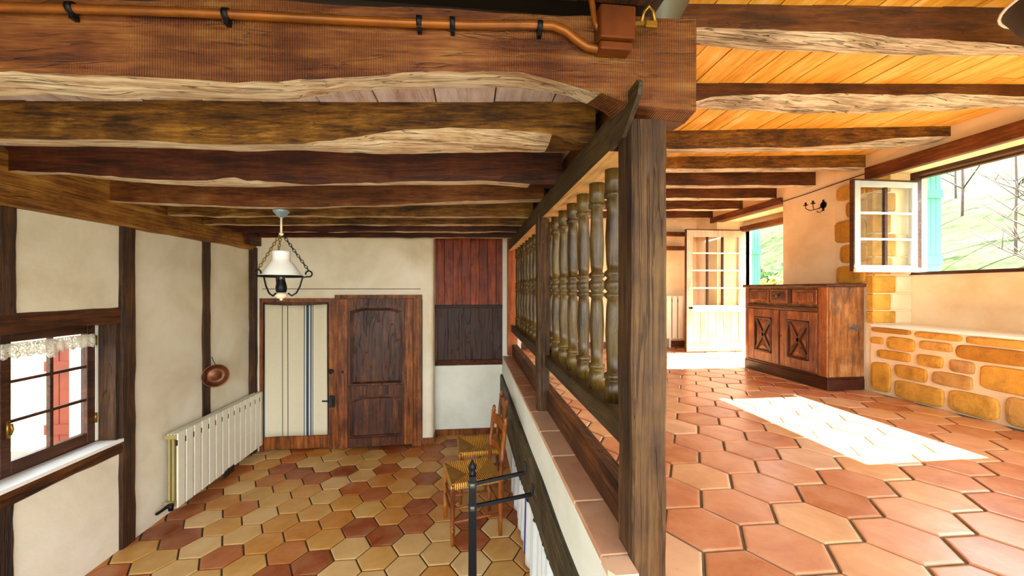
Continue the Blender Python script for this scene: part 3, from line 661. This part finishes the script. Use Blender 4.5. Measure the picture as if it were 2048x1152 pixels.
MB().box(sx0-.012, sx0, sy0-.005, sy1, a0, a1).build('sash_edge', 'brownframe', sash)
MB().box(sx0-.01, sx1, sy0-.005, sy1, a1, a1+.012).build('sash_edge', 'brownframe', sash)
def shutter(name, x0, x1, y0, y1, z0, z1, label):
    o = empty(name, ((x0+x1)/2, (y0+y1)/2, z0)); tag(o, label, 'shutter')
    h = z1-z0; n = 3; w = (x1-x0)/n
    for i in range(n): MB().box(-(x1-x0)/2+w*i+.001, -(x1-x0)/2+w*(i+1)-.001, -(y1-y0)/2, (y1-y0)/2, 0, h, b=.003).build('board', 'green', o)
    for zz_ in (.15, .8): MB().box(-(x1-x0)/2, (x1-x0)/2, -(y1-y0)/2-.015, -(y1-y0)/2, h*zz_-.04, h*zz_+.04).build('batten', 'green', o)
    return o
shutter('shutter', 4.305, 4.48, 3.27, 3.30, 2.03, 3.0, 'green wooden shutter folded back beside the right window')
shutter('shutter', 4.305, 4.45, 5.57, 5.60, .95, 2.86, 'tall green wooden shutter folded back at the open doorway')
# glazed door swung open
dy0, dy1 = 5.515, 5.555; dx0, dx1 = 3.22, 4.17; Z0, Z1 = .962, 2.785
e0, e1 = dx0+.095, dx1-.115
d3 = MB().box(dx0, e0, dy0, dy1, Z0, Z1, b=.003).box(e1, dx1, dy0, dy1, Z0, Z1, b=.003).box(e0, e1, dy0+.001, dy1-.001, Z1-.10, Z1, b=.003).box(e0, e1, dy0+.001, dy1-.001, 1.555, 1.655, b=.003).box(e0, e1, dy0+.001, dy1-.001, Z0, 1.09, b=.003).build('door_3', 'paledoor')
tag(d3, 'pale wooden glazed door with twelve panes swung open at the far right', 'door', kind='structure')
gx = [3.315, 3.555, 3.80, 4.055]; gz = [1.655, 1.915, 2.18, 2.44, 2.685]
for x in gx[1:3]: MB().box(x-.011, x+.011, dy0+.004, dy1-.004, gz[0], gz[-1]).build('glazing_bar', 'brownframe', d3)
for z in gz[1:4]: MB().box(gx[0], gx[3], dy0+.002, dy1-.006, z-.011, z+.011).build('glazing_bar', 'whitepaint', d3)
for i in range(3):
    for j in range(4): MB().box(gx[i], gx[i+1], dy0+.018, dy0+.022, gz[j], gz[j+1]).build('pane', 'glass', d3)
for i in range(6):
    w = (4.055-3.315)/6; MB().box(3.315+w*i+.002, 3.315+w*(i+1)-.002, dy0+.010, dy1-.01, 1.09, 1.555, b=.004).build('plank', 'paledoor', d3)
MB().box(dx0+.05, dx1-.02, dy0-.03, dy0+.004, 1.555, 1.60, b=.008).build('drip_rail', 'whitepaint', d3)
MB().box(dx0+.06, dx1-.02, dy0-.025, dy0+.004, 1.0, 1.05, b=.008).build('drip_rail', 'whitepaint', d3)
MB().box(dx0-.012, dx0, dy0, dy1, Z0, Z1).box(dx0-.012, dx1, dy0, dy1, Z1, Z1+.012).build('door_edge', 'brownframe', d3)
MB().lathe([(0, .02), (.006, .02), (.01, .008), (.04, .008), (.045, .016), (.06, .014), (.062, .001)], (dx0+.04, dy0-.062, 1.62), 10, axis='y').build('knob', 'black', d3)
fr3 = MB().box(4.18, 4.26, 5.56, 5.585, .93, 2.8).box(4.18, 4.26, 4.29, 4.33, .93, 2.8).build('trim_4', 'whitepaint'); tag(fr3, 'white painted frame of the open doorway', 'door frame', kind='structure')
tl4 = MB().box(4.10, 4.19, 4.30, 5.56, 2.77, 2.85, b=.005).build('trim_5', 'lintel'); tag(tl4, 'orange-brown timber head over the outer doorway opening', 'lintel', kind='structure')
# far wall of upper room
wf = MB().box(.6, 4.3, 6.10, 6.35, .8, 3.3).build('wall_far', 'plaster_r'); tag(wf, 'warm cream plaster wall at the far end of the upper room', 'wall', kind='structure')
bf = MB().box(.66, 3.73, 6.08, 6.10, .95, 1.05).build('baseboard_far', 'lintel'); tag(bf, 'brown skirting at the far end of the upper room', 'baseboard', kind='structure')
for z, lab in ((2.80, 'upper brown wooden rail on the far wall above the radiator'), (2.57, 'lower brown wooden rail on the far wall above the radiator')):
    o = MB().box(2.3, 3.5, 6.03, 6.10, z-.035, z+.03, b=.005).build('wall_rail', 'lintel'); tag(o, lab, 'rail')

# ------------------------------------------------------------------ buffet
bu = empty('buffet', (3.50, 3.85, .95)); tag(bu, 'reddish cherry wood buffet with two crossed doors and three drawers', 'buffet')
BX0, BX1, BY0, BY1, BH = -.185, .195, -.545, .545, 1.0
MB().box(BX0+.012, BX1, BY0, BY1, .1, BH-.03).build('body', 'buffet_side', bu)
MB().box(BX0-.005, BX1, BY0-.012, BY1+.012, 0, .105, b=.006).box(BX0, BX1, BY0-.006, BY1+.006, .105, .125, b=.004).build('plinth', 'buffet_trim', bu)
MB().box(BX0-.025, BX1+.005, BY0-.025, BY1+.02, BH-.03, BH+.0, b=.007).build('top', 'buffet_trim', bu)
for a, b in ((BY0, BY0+.10), (BY1-.05, BY1)): MB().box(BX0, BX0+.02, a, b, .12, BH-.03, b=.004).build('front_stile', 'buffet', bu)
MB().box(BX0-.012, BX0+.02, BY0+.10, BY1-.05, .735, .775, b=.006).build('moulding', 'buffet_trim', bu)
ya, yb = BY0+.10, BY1-.05
dw = (yb-ya)
for i, (a, b) in enumerate(((ya+.01, ya+.30), (ya+.36, yb-.34), (yb-.32, yb-.01))):
    dr = MB().box(BX0-.004, BX0+.02, a, b, .80, .945, b=.004).build('drawer', 'buffet', bu)
    MB().box(BX0-.012, BX0-.003, a+.035, b-.035, .825, .92, b=.004).build('drawer_panel', 'buffet_trim' if i == 1 else 'buffet', dr)
    if i == 1: MB().lathe([(0, .014), (.01, .016), (.018, .008), (.024, .001)][::-1], (BX0-.032, (a+b)/2, .872), 10, axis='x').build('drawer_pull', 'brass', dr)
for k in range(3): MB().box(BX0-.004, BX0+.02, ya+.31+.016*k, ya+.32+.016*k, .80, .945, b=.003).build('fluting', 'buffet_trim', bu)
ym = (ya+yb)/2
for a, b, s in ((ya+.005, ym-.012, 1), (ym+.012, yb-.005, -1)):
    f = .095; z0, z1 = .135, .725
    d = MB().box(BX0-.004, BX0+.02, a, a+f, z0, z1, b=.004).box(BX0-.004, BX0+.02, b-f, b, z0, z1, b=.004).box(BX0-.004, BX0+.02, a+f, b-f, z1-f, z1, b=.004).box(BX0-.004, BX0+.02, a+f, b-f, z0, z0+f+.01, b=.004).build('door', 'buffet', bu)
    A0, A1, C0, C1 = a+f, b-f, z0+f+.01, z1-f
    MB().box(BX0+.010, BX0+.02, A0, A1, C0, C1).build('door_panel', 'buffet', d)
    w = .018
    MB().box(BX0-.012, BX0+.012, A0, A0+w, C0, C1, b=.005).box(BX0-.012, BX0+.012, A1-w, A1, C0, C1, b=.005).box(BX0-.012, BX0+.012, A0, A1, C0, C0+w, b=.005).box(BX0-.012, BX0+.012, A0, A1, C1-w, C1, b=.005).build('panel_moulding', 'buffet_trim', d)
    MB().bar((BX0+.006, A0+w, C0+w), (BX0+.006, A1-w, C1-w), .02, .030).bar((BX0+.006, A0+w, C1-w), (BX0+.006, A1-w, C0+w), .02, .030).build('cross', 'buffet_trim', d)
    # raised diamond facets between the arms of the cross
    cy, cz = (A0+A1)/2, (C0+C1)/2; fac = MB(); g = .02
    for P3 in (((A0+w+g, C0+w), (A1-w-g, C0+w)), ((A1-w, C0+w+g), (A1-w, C1-w-g)), ((A1-w-g, C1-w), (A0+w+g, C1-w)), ((A0+w, C1-w-g), (A0+w, C0+w+g))):
        p, q = P3; c = (cy+(((p[0]+q[0])/2)-cy)*.14, cz+(((p[1]+q[1])/2)-cz)*.14); m = ((p[0]+q[0]+c[0])/3, (p[1]+q[1]+c[1])/3)
        fac.add([(BX0+.011, *p), (BX0+.011, *q), (BX0+.011, *c), (BX0-.001, *m)], [(0, 1, 3), (1, 2, 3), (2, 0, 3)])
    fac.build('facet', 'buffet', d)
MB().lathe([(0, .007), (.004, .007)], (BX0-.009, ym-.035, .45), 8, axis='x').build('keyhole', 'black', bu)

# ------------------------------------------------------------------ radiators
def radiator(name, loc, rz, nsec, sw, h, depth, label, side='rad_side'):
    """local: sections along +X, front facing -Y"""
    o = empty(name, loc, rz); tag(o, label, 'radiator')
    me = MB()
    me.box(.007, sw-.007, -depth, -depth+.014, .0, h, b=.004).box(-.005, .005, -depth+.001, -depth+.012, h-.10, h-.055, 2)
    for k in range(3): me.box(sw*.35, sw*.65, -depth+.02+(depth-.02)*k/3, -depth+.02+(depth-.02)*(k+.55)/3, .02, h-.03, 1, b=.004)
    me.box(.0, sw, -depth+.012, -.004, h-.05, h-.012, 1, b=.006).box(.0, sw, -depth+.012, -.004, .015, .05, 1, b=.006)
    sec = me.mesh('section', ['rad', side, 'dark'])  # darker core and slot strip put the shade between sections into the colour
    for i in range(nsec): link('section', sec, o, (i*sw, 0, 0))
    grill = MB()
    for k in range(3): grill.box(0, nsec*sw, -depth+.02+k*.025, -depth+.028+k*.025, h-.012, h-.002)
    grill.build('top_grille', 'rad', o)
    return o
ra = radiator('radiator', (LX+.02, 3.50, .085), math.pi/2, 14, .098, .62, .115, 'white finned radiator under the copper pan on the left wall')
MB().tube([(-.01, -.06, .04), (-.05, -.06, .04), (-.05, -.1, .04)], .012).lathe([(0, .018), (.05, .02)], (-.05, -.1, .015), 10).bar((-.02, -.06, .035), (-.13, -.05, .03), .02, .014).build('valve', 'black', ra)
MB().lathe([(0, .012), (.03, .012), (.032, .02), (.05, .018)], (14*.098, -.06, .59), 10, axis='x').build('bleed_knob', 'brass', ra)
MB().box(.62, .78, -.115, -.10, -.05, .02).build('bracket', 'blackpaint', ra)
for x in (.3, 1.1): MB().box(x, x+.03, -.03, .02, .1, .5).build('wall_bracket', 'rad', ra)
rb = radiator('radiator', (2.45, 6.08, 1.10), 0, 10, .098, .69, .11, 'cream finned radiator against the far wall of the upper room')
for x in (.2, .75): MB().box(x, x+.03, -.08, .0, -.15, .1).build('foot', 'rad', rb)

# ------------------------------------------------------------------ copper pan
pan = empty('copper_pan', (LX+.06, 4.10, 1.06), -.9); pan.scale = (.82,)*3; tag(pan, 'round copper pan hung on the timber upright above the radiator', 'pan')
MB().lathe([(.0, .095), (.004, .11), (.055, .128), (.062, .136), (.066, .134), (.058, .122), (.012, .098), (.010, .06), (.016, .05), (.016, .001)], (0, 0, 0), 32, axis='x', caps=False).build('bowl', 'copper', pan)
MB().tube([(.04, -.13, .0), (.05, -.17, .01), (.03, -.19, .02), (.03, -.17, .05), (.04, -.13, .04)], .006, 6).build('handle', 'black', pan)
MB().tube([(.03, 0, .13), (.02, -.02, .18), (.01, -.03, .22)], .004, 6).build('hook', 'black', pan)

# ------------------------------------------------------------------ pendant oil lamp
LPX, LPY = -1.375, 3.02
lamp = empty('pendant_lamp', (LPX, LPY, 1.82)); tag(lamp, 'white milk glass pendant lamp hanging on chains near the two doors', 'lamp')
zt = 2.478-1.82
MB().lathe([(zt-.055, .016), (zt-.05, .022), (zt-.02, .05), (zt-.012, .056), (zt, .056)], n=20).build('ceiling_rose', 'chrome', lamp)
MB().lathe([(zt-.17, .008), (zt-.05, .008)], n=8).lathe([(zt-.19, .002), (zt-.185, .016), (zt-.17, .016), (zt-.165, .002)], n=10).build('rod', 'porc', lamp)
MB().lathe([(.352, .058), (.358, .062), (.35, .060), (.30, .058), (.285, .062), (.26, .085), (.22, .112), (.185, .132), (.178, .134), (.182, .128), (.22, .107), (.26, .08), (.285, .057), (.352, .054)], n=36, caps=False).build('shade', 'milk', lamp)
MB().tube([(.142*math.cos(t*math.pi/16), .142*math.sin(t*math.pi/16), .172) for t in range(32)], .007, 8, closed=True).build('shade_ring', 'black', lamp)
for k in range(3):
    a = 2*math.pi*k/3+.12; c, s = math.cos(a), math.sin(a)
    # scroll bracket
    pts = [(.045*c, .045*s, .05), (.07*c, .07*s, .03), (.10*c, .10*s, .05), (.125*c, .125*s, .10), (.142*c, .142*s, .165), (.175*c, .175*s, .172)]
    pts += [((.185+.022*math.cos(u))*c, (.185+.022*math.cos(u))*s, .192+.022*math.sin(u)) for u in [-1.6+.5*j for j in range(11)]]
    MB().tube(pts, .006, 7).build('scroll_arm', 'black', lamp)
    ch = MB(); p0 = Vector((.185*c, .185*s, .215)); p1 = Vector((.014*c, .014*s, zt-.185)); n = 13
    d = (p1-p0).normalized(); u1 = d.orthogonal().normalized(); u2 = d.cross(u1)
    for i in range(n):
        m = p0+(p1-p0)*((i+.5)/n); u = u1 if i % 2 else u2; L = (p1-p0).length/n*.62
        ch.tube([m+d*(L*math.cos(t*math.pi/5))+u*(.009*math.sin(t*math.pi/5)) for t in range(10)], .0028, 5, closed=True)
    ch.build('chain', 'brass' if k else 'black', lamp)
MB().lathe([(.05, .022), (.06, .034), (.09, .038), (.12, .032), (.15, .024), (.17, .024)], n=18).build('burner', 'black', lamp)
MB().lathe([(-.005, .004), (0, .012), (.008, .008), (.014, .03), (.03, .045), (.045, .04), (.055, .028)], n=18).build('oil_font', 'porc', lamp)
MB().lathe([(.15, .028), (.22, .034), (.28, .026), (.36, .024)], n=14, caps=False).build('chimney', 'glass', lamp)

# ------------------------------------------------------------------ rush chairs
def chair(loc, rz, label):
    """local: faces -X, back at +X; origin on the floor at the centre of the seat"""
    o = empty('rush_chair', loc, rz); tag(o, label, 'chair', 'rush-seated chairs along the parapet')
    w, d, h = .19, .185, .44
    LEG = [(0, .013), (.02, .014), (.05, .017), (.09, .016), (.10, .019), (.115, .019), (.12, .015), (.14, .019), (.15, .019), (.16, .016), (.30, .018), (.40, .017), (.45, .015)]
    for sy in (-1, 1): MB().lathe(LEG, (-d, sy*w, 0), 12).build('leg', 'chair', o)
    BK = [(0, .013), (.05, .016), (.1, .016), (.11, .019), (.12, .019), (.13, .015), (.3, .018), (.44, .017), (.5, .016), (.56, .018), (.565, .02), (.58, .02), (.585, .016), (.72, .017), (.84, .016), (.85, .019), (.862, .019), (.868, .012), (.885, .016), (.90, .010), (.905, .001)]
    for sy in (-1, 1):
        m = MB().lathe(BK, (0, 0, 0), 12); m.v = [(x+d+max(0, z-.44)*.10, y+sy*(w-.015), z) for x, y, z in m.v]
        m.build('back_leg', 'chair', o)
    for z, hh in ((.60, .05), (.80, .075)):
        P_ = []
        sl = MB(); V = []; n = 10
        for i in range(n+1):
            t = i/n; y = -(w-.02)+2*(w-.02)*t; bow = .016*math.sin(math.pi*t); top = hh/2+.016*math.sin(math.pi*t)
            x = d+(z-.44)*.10+bow
            V += [(x-.006, y, z-hh/2), (x+.006, y, z-hh/2), (x+.006, y, z+top), (x-.006, y, z+top)]
        sl.add(V, [[i*4+k, i*4+(k+1) % 4, (i+1)*4+(k+1) % 4, (i+1)*4+k] for i in range(n) for k in range(4)]+[[0, 1, 2, 3], [n*4+k for k in range(4)]])
        s_ = sl.build('back_slat', 'chair', o)
        if z > .7: MB().lathe([(-.006, .001), (-.004, .02), (.004, .024), (.008, .001)], (d+.045-.008+.016, 0, z+.005), 12, axis='x').build('carved_rosette', 'chair', s_)
    def rod(p, q, r=.010): MB().tube([p, [(a+b)/2 for a, b in zip(p, q)], q], [r*.8, r*1.1, r*.8], 8).build('stretcher', 'chair', o)
    rod((-d, -w, .20), (-d, w, .20)); rod((-d, -w, .29), (-d, w, .29)); rod((d, -w+.015, .22), (d, w-.015, .22))
    for sy in (-1, 1): rod((-d, sy*w, .17), (d, sy*(w-.015), .17)); rod((-d, sy*w, .27), (d, sy*(w-.015), .27))
    st = MB(); a, b = d+.022, w+.018; zt_, zm = h+.016, h-.016
    rim = [(-a, -b), (a, -b+.015), (a, b-.015), (-a, b)]
    top = [(x*.93, y*.93, zt_) for x, y in rim]
    V = [(x, y, h-.006) for x, y in rim]+top+[(x*.93, y*.93, h-.03) for x, y in rim]+[(-.04, 0, zm), (.04, 0, zm), (0, 0, h-.03)]
    for i in range(4):
        j = (i+1) % 4; mi = 0 if i % 2 == 0 else 1
        st.f += [[i, j, 4+j, 4+i], [8+i, 8+j, j, i], [8+i, 8+j, 14]]; st.mi += [mi]*3; st.sm += [False]*3
    st.f += [[4, 5, 13, 12], [5, 6, 13], [6, 7, 12, 13], [7, 4, 12]]; st.mi += [0, 1, 0, 1]; st.sm += [False]*4
    st.v = V; st.build('rush_seat', ['rushx', 'rushy'], o)
    return o
chair((.015, 3.14, 0), .20, 'nearer orange wooden chair with rush seat beside the black iron post')
chair((.09, 3.67, 0), .05, 'farther orange wooden chair with rush seat near the recess wall')

# ------------------------------------------------------------------ iron newel with two arms
nw = empty('iron_newel', (.012, 2.0, 0)); tag(nw, 'black iron post with finial and two hooked side arms', 'iron post')
MB().lathe([(0, .045), (.012, .045), (.02, .028), (.03, .026)], n=12).add([(sx_*w, sy_*w, z) for z, w in ((.03, .023), (.86, .019), (.95, .017)) for sx_, sy_ in ((-1, -1), (1, -1), (1, 1), (-1, 1))], [[j*4+i, j*4+(i+1) % 4, (j+1)*4+(i+1) % 4, (j+1)*4+i] for j in range(2) for i in range(4)]+[[8, 9, 10, 11]]).build('post', 'black', nw)
MB().lathe([(.95, .012), (.955, .02), (.965, .02), (.97, .011), (.985, .02), (1.0, .021), (1.012, .012), (1.02, .008), (1.03, .002)], n=14).build('finial', 'black', nw)
for z, e, y in ((.905, .275, .02), (.79, .312, .02)):
    a = MB().bar((.0, 0, z), (e, y, z+.035), .014, .016).tube([(e-.012, y, z+.03), (e+.002, y, z+.045), (e+.006, y, z+.075), (e-.002, y, z+.095)], [.007, .007, .006, .003], 7).build('arm', 'black', nw)
    MB().lathe([(-.012, .024), (.012, .024)], (0, 0, z), 10).build('collar', 'grey', nw)

# ------------------------------------------------------------------ conduit and junction box on the first beam
def byf(x): return 1.19-.05*x
cd = empty('conduit', (-.4, 1.19, 2.69)); tag(cd, 'varnished pipe clipped along the upper edge of the nearest beam', 'pipe')
inv = Matrix.Translation((.4, -1.19, -2.69))
def cpart(mb, n_, m_):
    o = mb.build(n_, m_, cd); o.matrix_parent_inverse = inv; return o
pp = [(-2.4+.2*i, byf(-2.4+.2*i)-.016, 2.692+.003*math.sin(i)) for i in range(13)]+[(.18, byf(.18)-.016, 2.698), (.25, byf(.25)-.016, 2.697), (.29, byf(.29)-.016, 2.682), (.325, byf(.325)-.016, 2.655), (.355, byf(.355)-.016, 2.636), (.39, byf(.39)-.018, 2.629), (.42, byf(.42)-.02, 2.628)]
cpart(MB().tube(pp, .0125, 12), 'pipe', 'pipe')
for x in (-1.12, -.70, -.15, -.052, .209): cpart(MB().lathe([(-.008, .017), (.008, .017)], (x, byf(x)-.016, 2.694), 12, axis='x').box(x-.006, x+.006, byf(x)-.02, byf(x), 2.665, 2.68), 'clip', 'black')
cpart(MB().tube([(.40, byf(.4)-.03, 2.66), (.375, byf(.37)-.03, 2.70), (.365, byf(.36)-.03, 2.76), (.36, byf(.35)-.03, 2.778)], .009, 10), 'branch_pipe', 'pipe')
jb = empty('junction_box', (.433, 1.15, 2.645)); tag(jb, 'square brown junction box with padlocked hasp on the nearest beam', 'box')
MB().box(-.054, .054, -.045, .02, -.005, .092, b=.004).build('lid', 'box', jb)
MB().box(-.05, .05, -.03, .02, -.03, -.006, b=.004).build('base', 'box', jb)
MB().bar((.05, -.03, .045), (.12, -.03, .05), .012, .012).build('hasp', 'brass', jb)
MB().tube([(.075, -.035, .05), (.082, -.035, .08), (.098, -.035, .10), (.112, -.035, .085), (.118, -.035, .05)], .005, 7).box(.085, .122, -.043, -.027, .035, .055, b=.003).build('padlock', 'brass', jb)
# metal lamp above the first beam and lamp at upper right
for loc, zc, prof, lab in (((.735, 1.52), 3.17, [(-.33, .012), (-.29, .05), (-.18, .11), (-.092, .158), (-.06, .172), (-.065, .165), (-.18, .10), (-.28, .03), (-.28, .012), (0, .012)], 'grey metal lamp shade half hidden above the end of the nearest beam'),
                          ((2.30, 1.2), 3.23, [(-.40, .04), (-.36, .12), (-.30, .18), (-.22, .22), (-.215, .225), (-.2, .2), (-.15, .03), (0, .02)], 'dark hanging lamp bowl cut by the upper right corner')):
    o = empty('hanging_lamp', (loc[0], loc[1], zc)); tag(o, lab, 'lamp')
    MB().lathe(prof, n=28, caps=False).build('shade', 'grey' if zc and loc[0] < 1 else 'dark', o)
    zr, rr = (-.06, .171) if loc[0] < 1 else (-.217, .226)
    MB().tube([(rr*math.cos(t*math.pi/16), rr*math.sin(t*math.pi/16), zr) for t in range(32)], .006, 6, closed=True).build('rim', 'whitepaint', o)
# wall bracket
sc = empty('wall_sconce', (RX, 3.81, 2.77)); sc.scale = (.7,)*3; tag(sc, 'black wrought iron candle bracket on the plaster pier', 'sconce')
MB().lathe([(-.012, .05), (-.002, .055)], (0, -.07, .03), 14, axis='x').box(-.012, -.002, -.085, -.055, -.06, .11, b=.003).build('back_plate', 'black', sc)
for sy, e in ((-1, -.03), (1, .10)):
    MB().tube([(-.01, -.07, .02), (-.06, -.05+.2*e, -.02), (-.11, e*.6, -.03), (-.14, e, .01), (-.14, e, .05)], .006, 7).build('arm', 'black', sc)
    MB().lathe([(.05, .008), (.055, .034), (.062, .036), (.068, .014), (.10, .013)], (-.14, e, 0), 12).build('candle_cup', 'black', sc)
MB().tube([(-.02, -.07, -.05), (-.05, -.06, -.08), (-.07, -.03, -.07), (-.06, -.02, -.05)], .005, 6).build('scroll', 'black', sc)

# ------------------------------------------------------------------ outdoors
def hz(x, y): return .84+.34*max(0, x-7.5)+.5*N(x*.25, y*.25)*min(1, max(0, (x-7))/2)
tr_ = MB(); V = []; nx, ny = 80, 80
for i in range(nx+1):
    x = 4.3+46*(i/nx)**1.5
    for j in range(ny+1):
        y = -30+75*j/ny
        z = hz(x, y)
        V.append((x, y, min(z, 16)))
tr_.add(V, [[i*(ny+1)+j, (i+1)*(ny+1)+j, (i+1)*(ny+1)+j+1, i*(ny+1)+j+1] for i in range(nx) for j in range(ny)], 0, True)
ho = tr_.build('hillside', 'hill'); tag(ho, 'sunlit grassy hillside outside the right window', 'ground', kind='structure')
yo = MB().box(-60, -2.84, -30, 45, -.4, -.05).box(-2.84, 4.3, -40, -1.55, -.4, -.05).build('yard', 'yard'); tag(yo, 'bright pale yard outside the left window', 'ground', kind='structure')
rs = empty('shutter', (LX-.302, 3.0, .75)); tag(rs, 'red-brown shutter folded open outside the left window', 'shutter')
for i in range(2): MB().box(-.08-.08*i, -.002-.08*i, .12, .15, 0, .78, b=.003).build('board', 'redshut', rs)
for z in (.15, .6): MB().box(-.16, 0, .10, .12, z-.035, z+.035).build('batten', 'redshut', rs)
def sapling(x, y, h, seed):
    rnd = random.Random(seed); b = MB(); z = hz(x, y)-.35
    pts = [(x+.05*N(t*.7, seed)*t, y+.05*N(t*.7, seed+5)*t, z+h*t/6) for t in range(7)]
    b.tube(pts, [.026*h/5*(1-.13*t) for t in range(7)], 6)
    for k in range(16):
        t = rnd.uniform(.3, .95); p = Vector(pts[int(t*6)]); a = rnd.uniform(0, 6.28); L = h*.28*(1.15-t)
        e = p+Vector((math.cos(a)*L, math.sin(a)*L, L*.9)); mid = (p+e)/2+Vector((0, 0, -.05*L))
        b.tube([p, mid, e], [.016*h/5, .011*h/5, .004], 4)
        for q in range(2):
            e2 = mid+Vector((rnd.uniform(-1, 1), rnd.uniform(-1, 1), rnd.uniform(.3, 1)))*L*.45; b.tube([mid, e2], [.008*h/5, .003], 4)
    o = b.build('sapling', 'bark'); tag(o, 'thin bare tree growing on the hillside outside the window', 'tree', 'bare trees on the hillside')
i = 0
for x, y, h in ((11, 6.2, 5), (13, 8.0, 6), (12, 7.0, 4), (16, 9.4, 7), (18, 12.5, 8), (15, 7.4, 6), (21, 9.0, 8), (22, 15.5, 8), (24, 13.2, 9), (26, 18, 9), (14, 12, 6), (17, 16, 7), (19, 20, 8), (9.5, 5.6, 3.5), (12.5, 13.5, 5)):
    i += 1; sapling(x, y, h, i)
def bush(x, y, r_, mat, seed, label):
    rnd = random.Random(seed); b = MB(); z = hz(x, y)
    for k in range(420):
        d = Vector((rnd.gauss(0, 1), rnd.gauss(0, 1), rnd.gauss(0, 1))).normalized()*r_*rnd.uniform(.55, 1); d.z = abs(d.z)*1.1
        p = Vector((x, y, z))+d; u = Vector((rnd.gauss(0, 1), rnd.gauss(0, 1), rnd.gauss(0, 1))).normalized(); w = u.orthogonal().normalized(); L = r_*.14
        b.add([p-u*L, p-w*L*.5, p+u*L, p+w*L*.5], [(0, 1, 2, 3)])
    o = b.build('bush', mat); tag(o, label, 'bush', 'bushes outside the right-hand openings')
bush(10.5, 9.6, 1.1, 'leaf', 1, 'round green bush outside seen past the open casement')
bush(8.2, 9.6, 1.0, 'leafy', 2, 'yellow-green bush outside the open doorway')
bush(9.5, 12.5, 1.3, 'leaf', 3, 'larger green bush farther up beyond the open doorway')
bush(7.6, 2.2, .9, 'leafy', 4, 'yellow-leaved bush low on the slope close to the right window')
bush(9.4, 3.6, .8, 'leaf', 5, 'small green bush low on the slope near the right window')
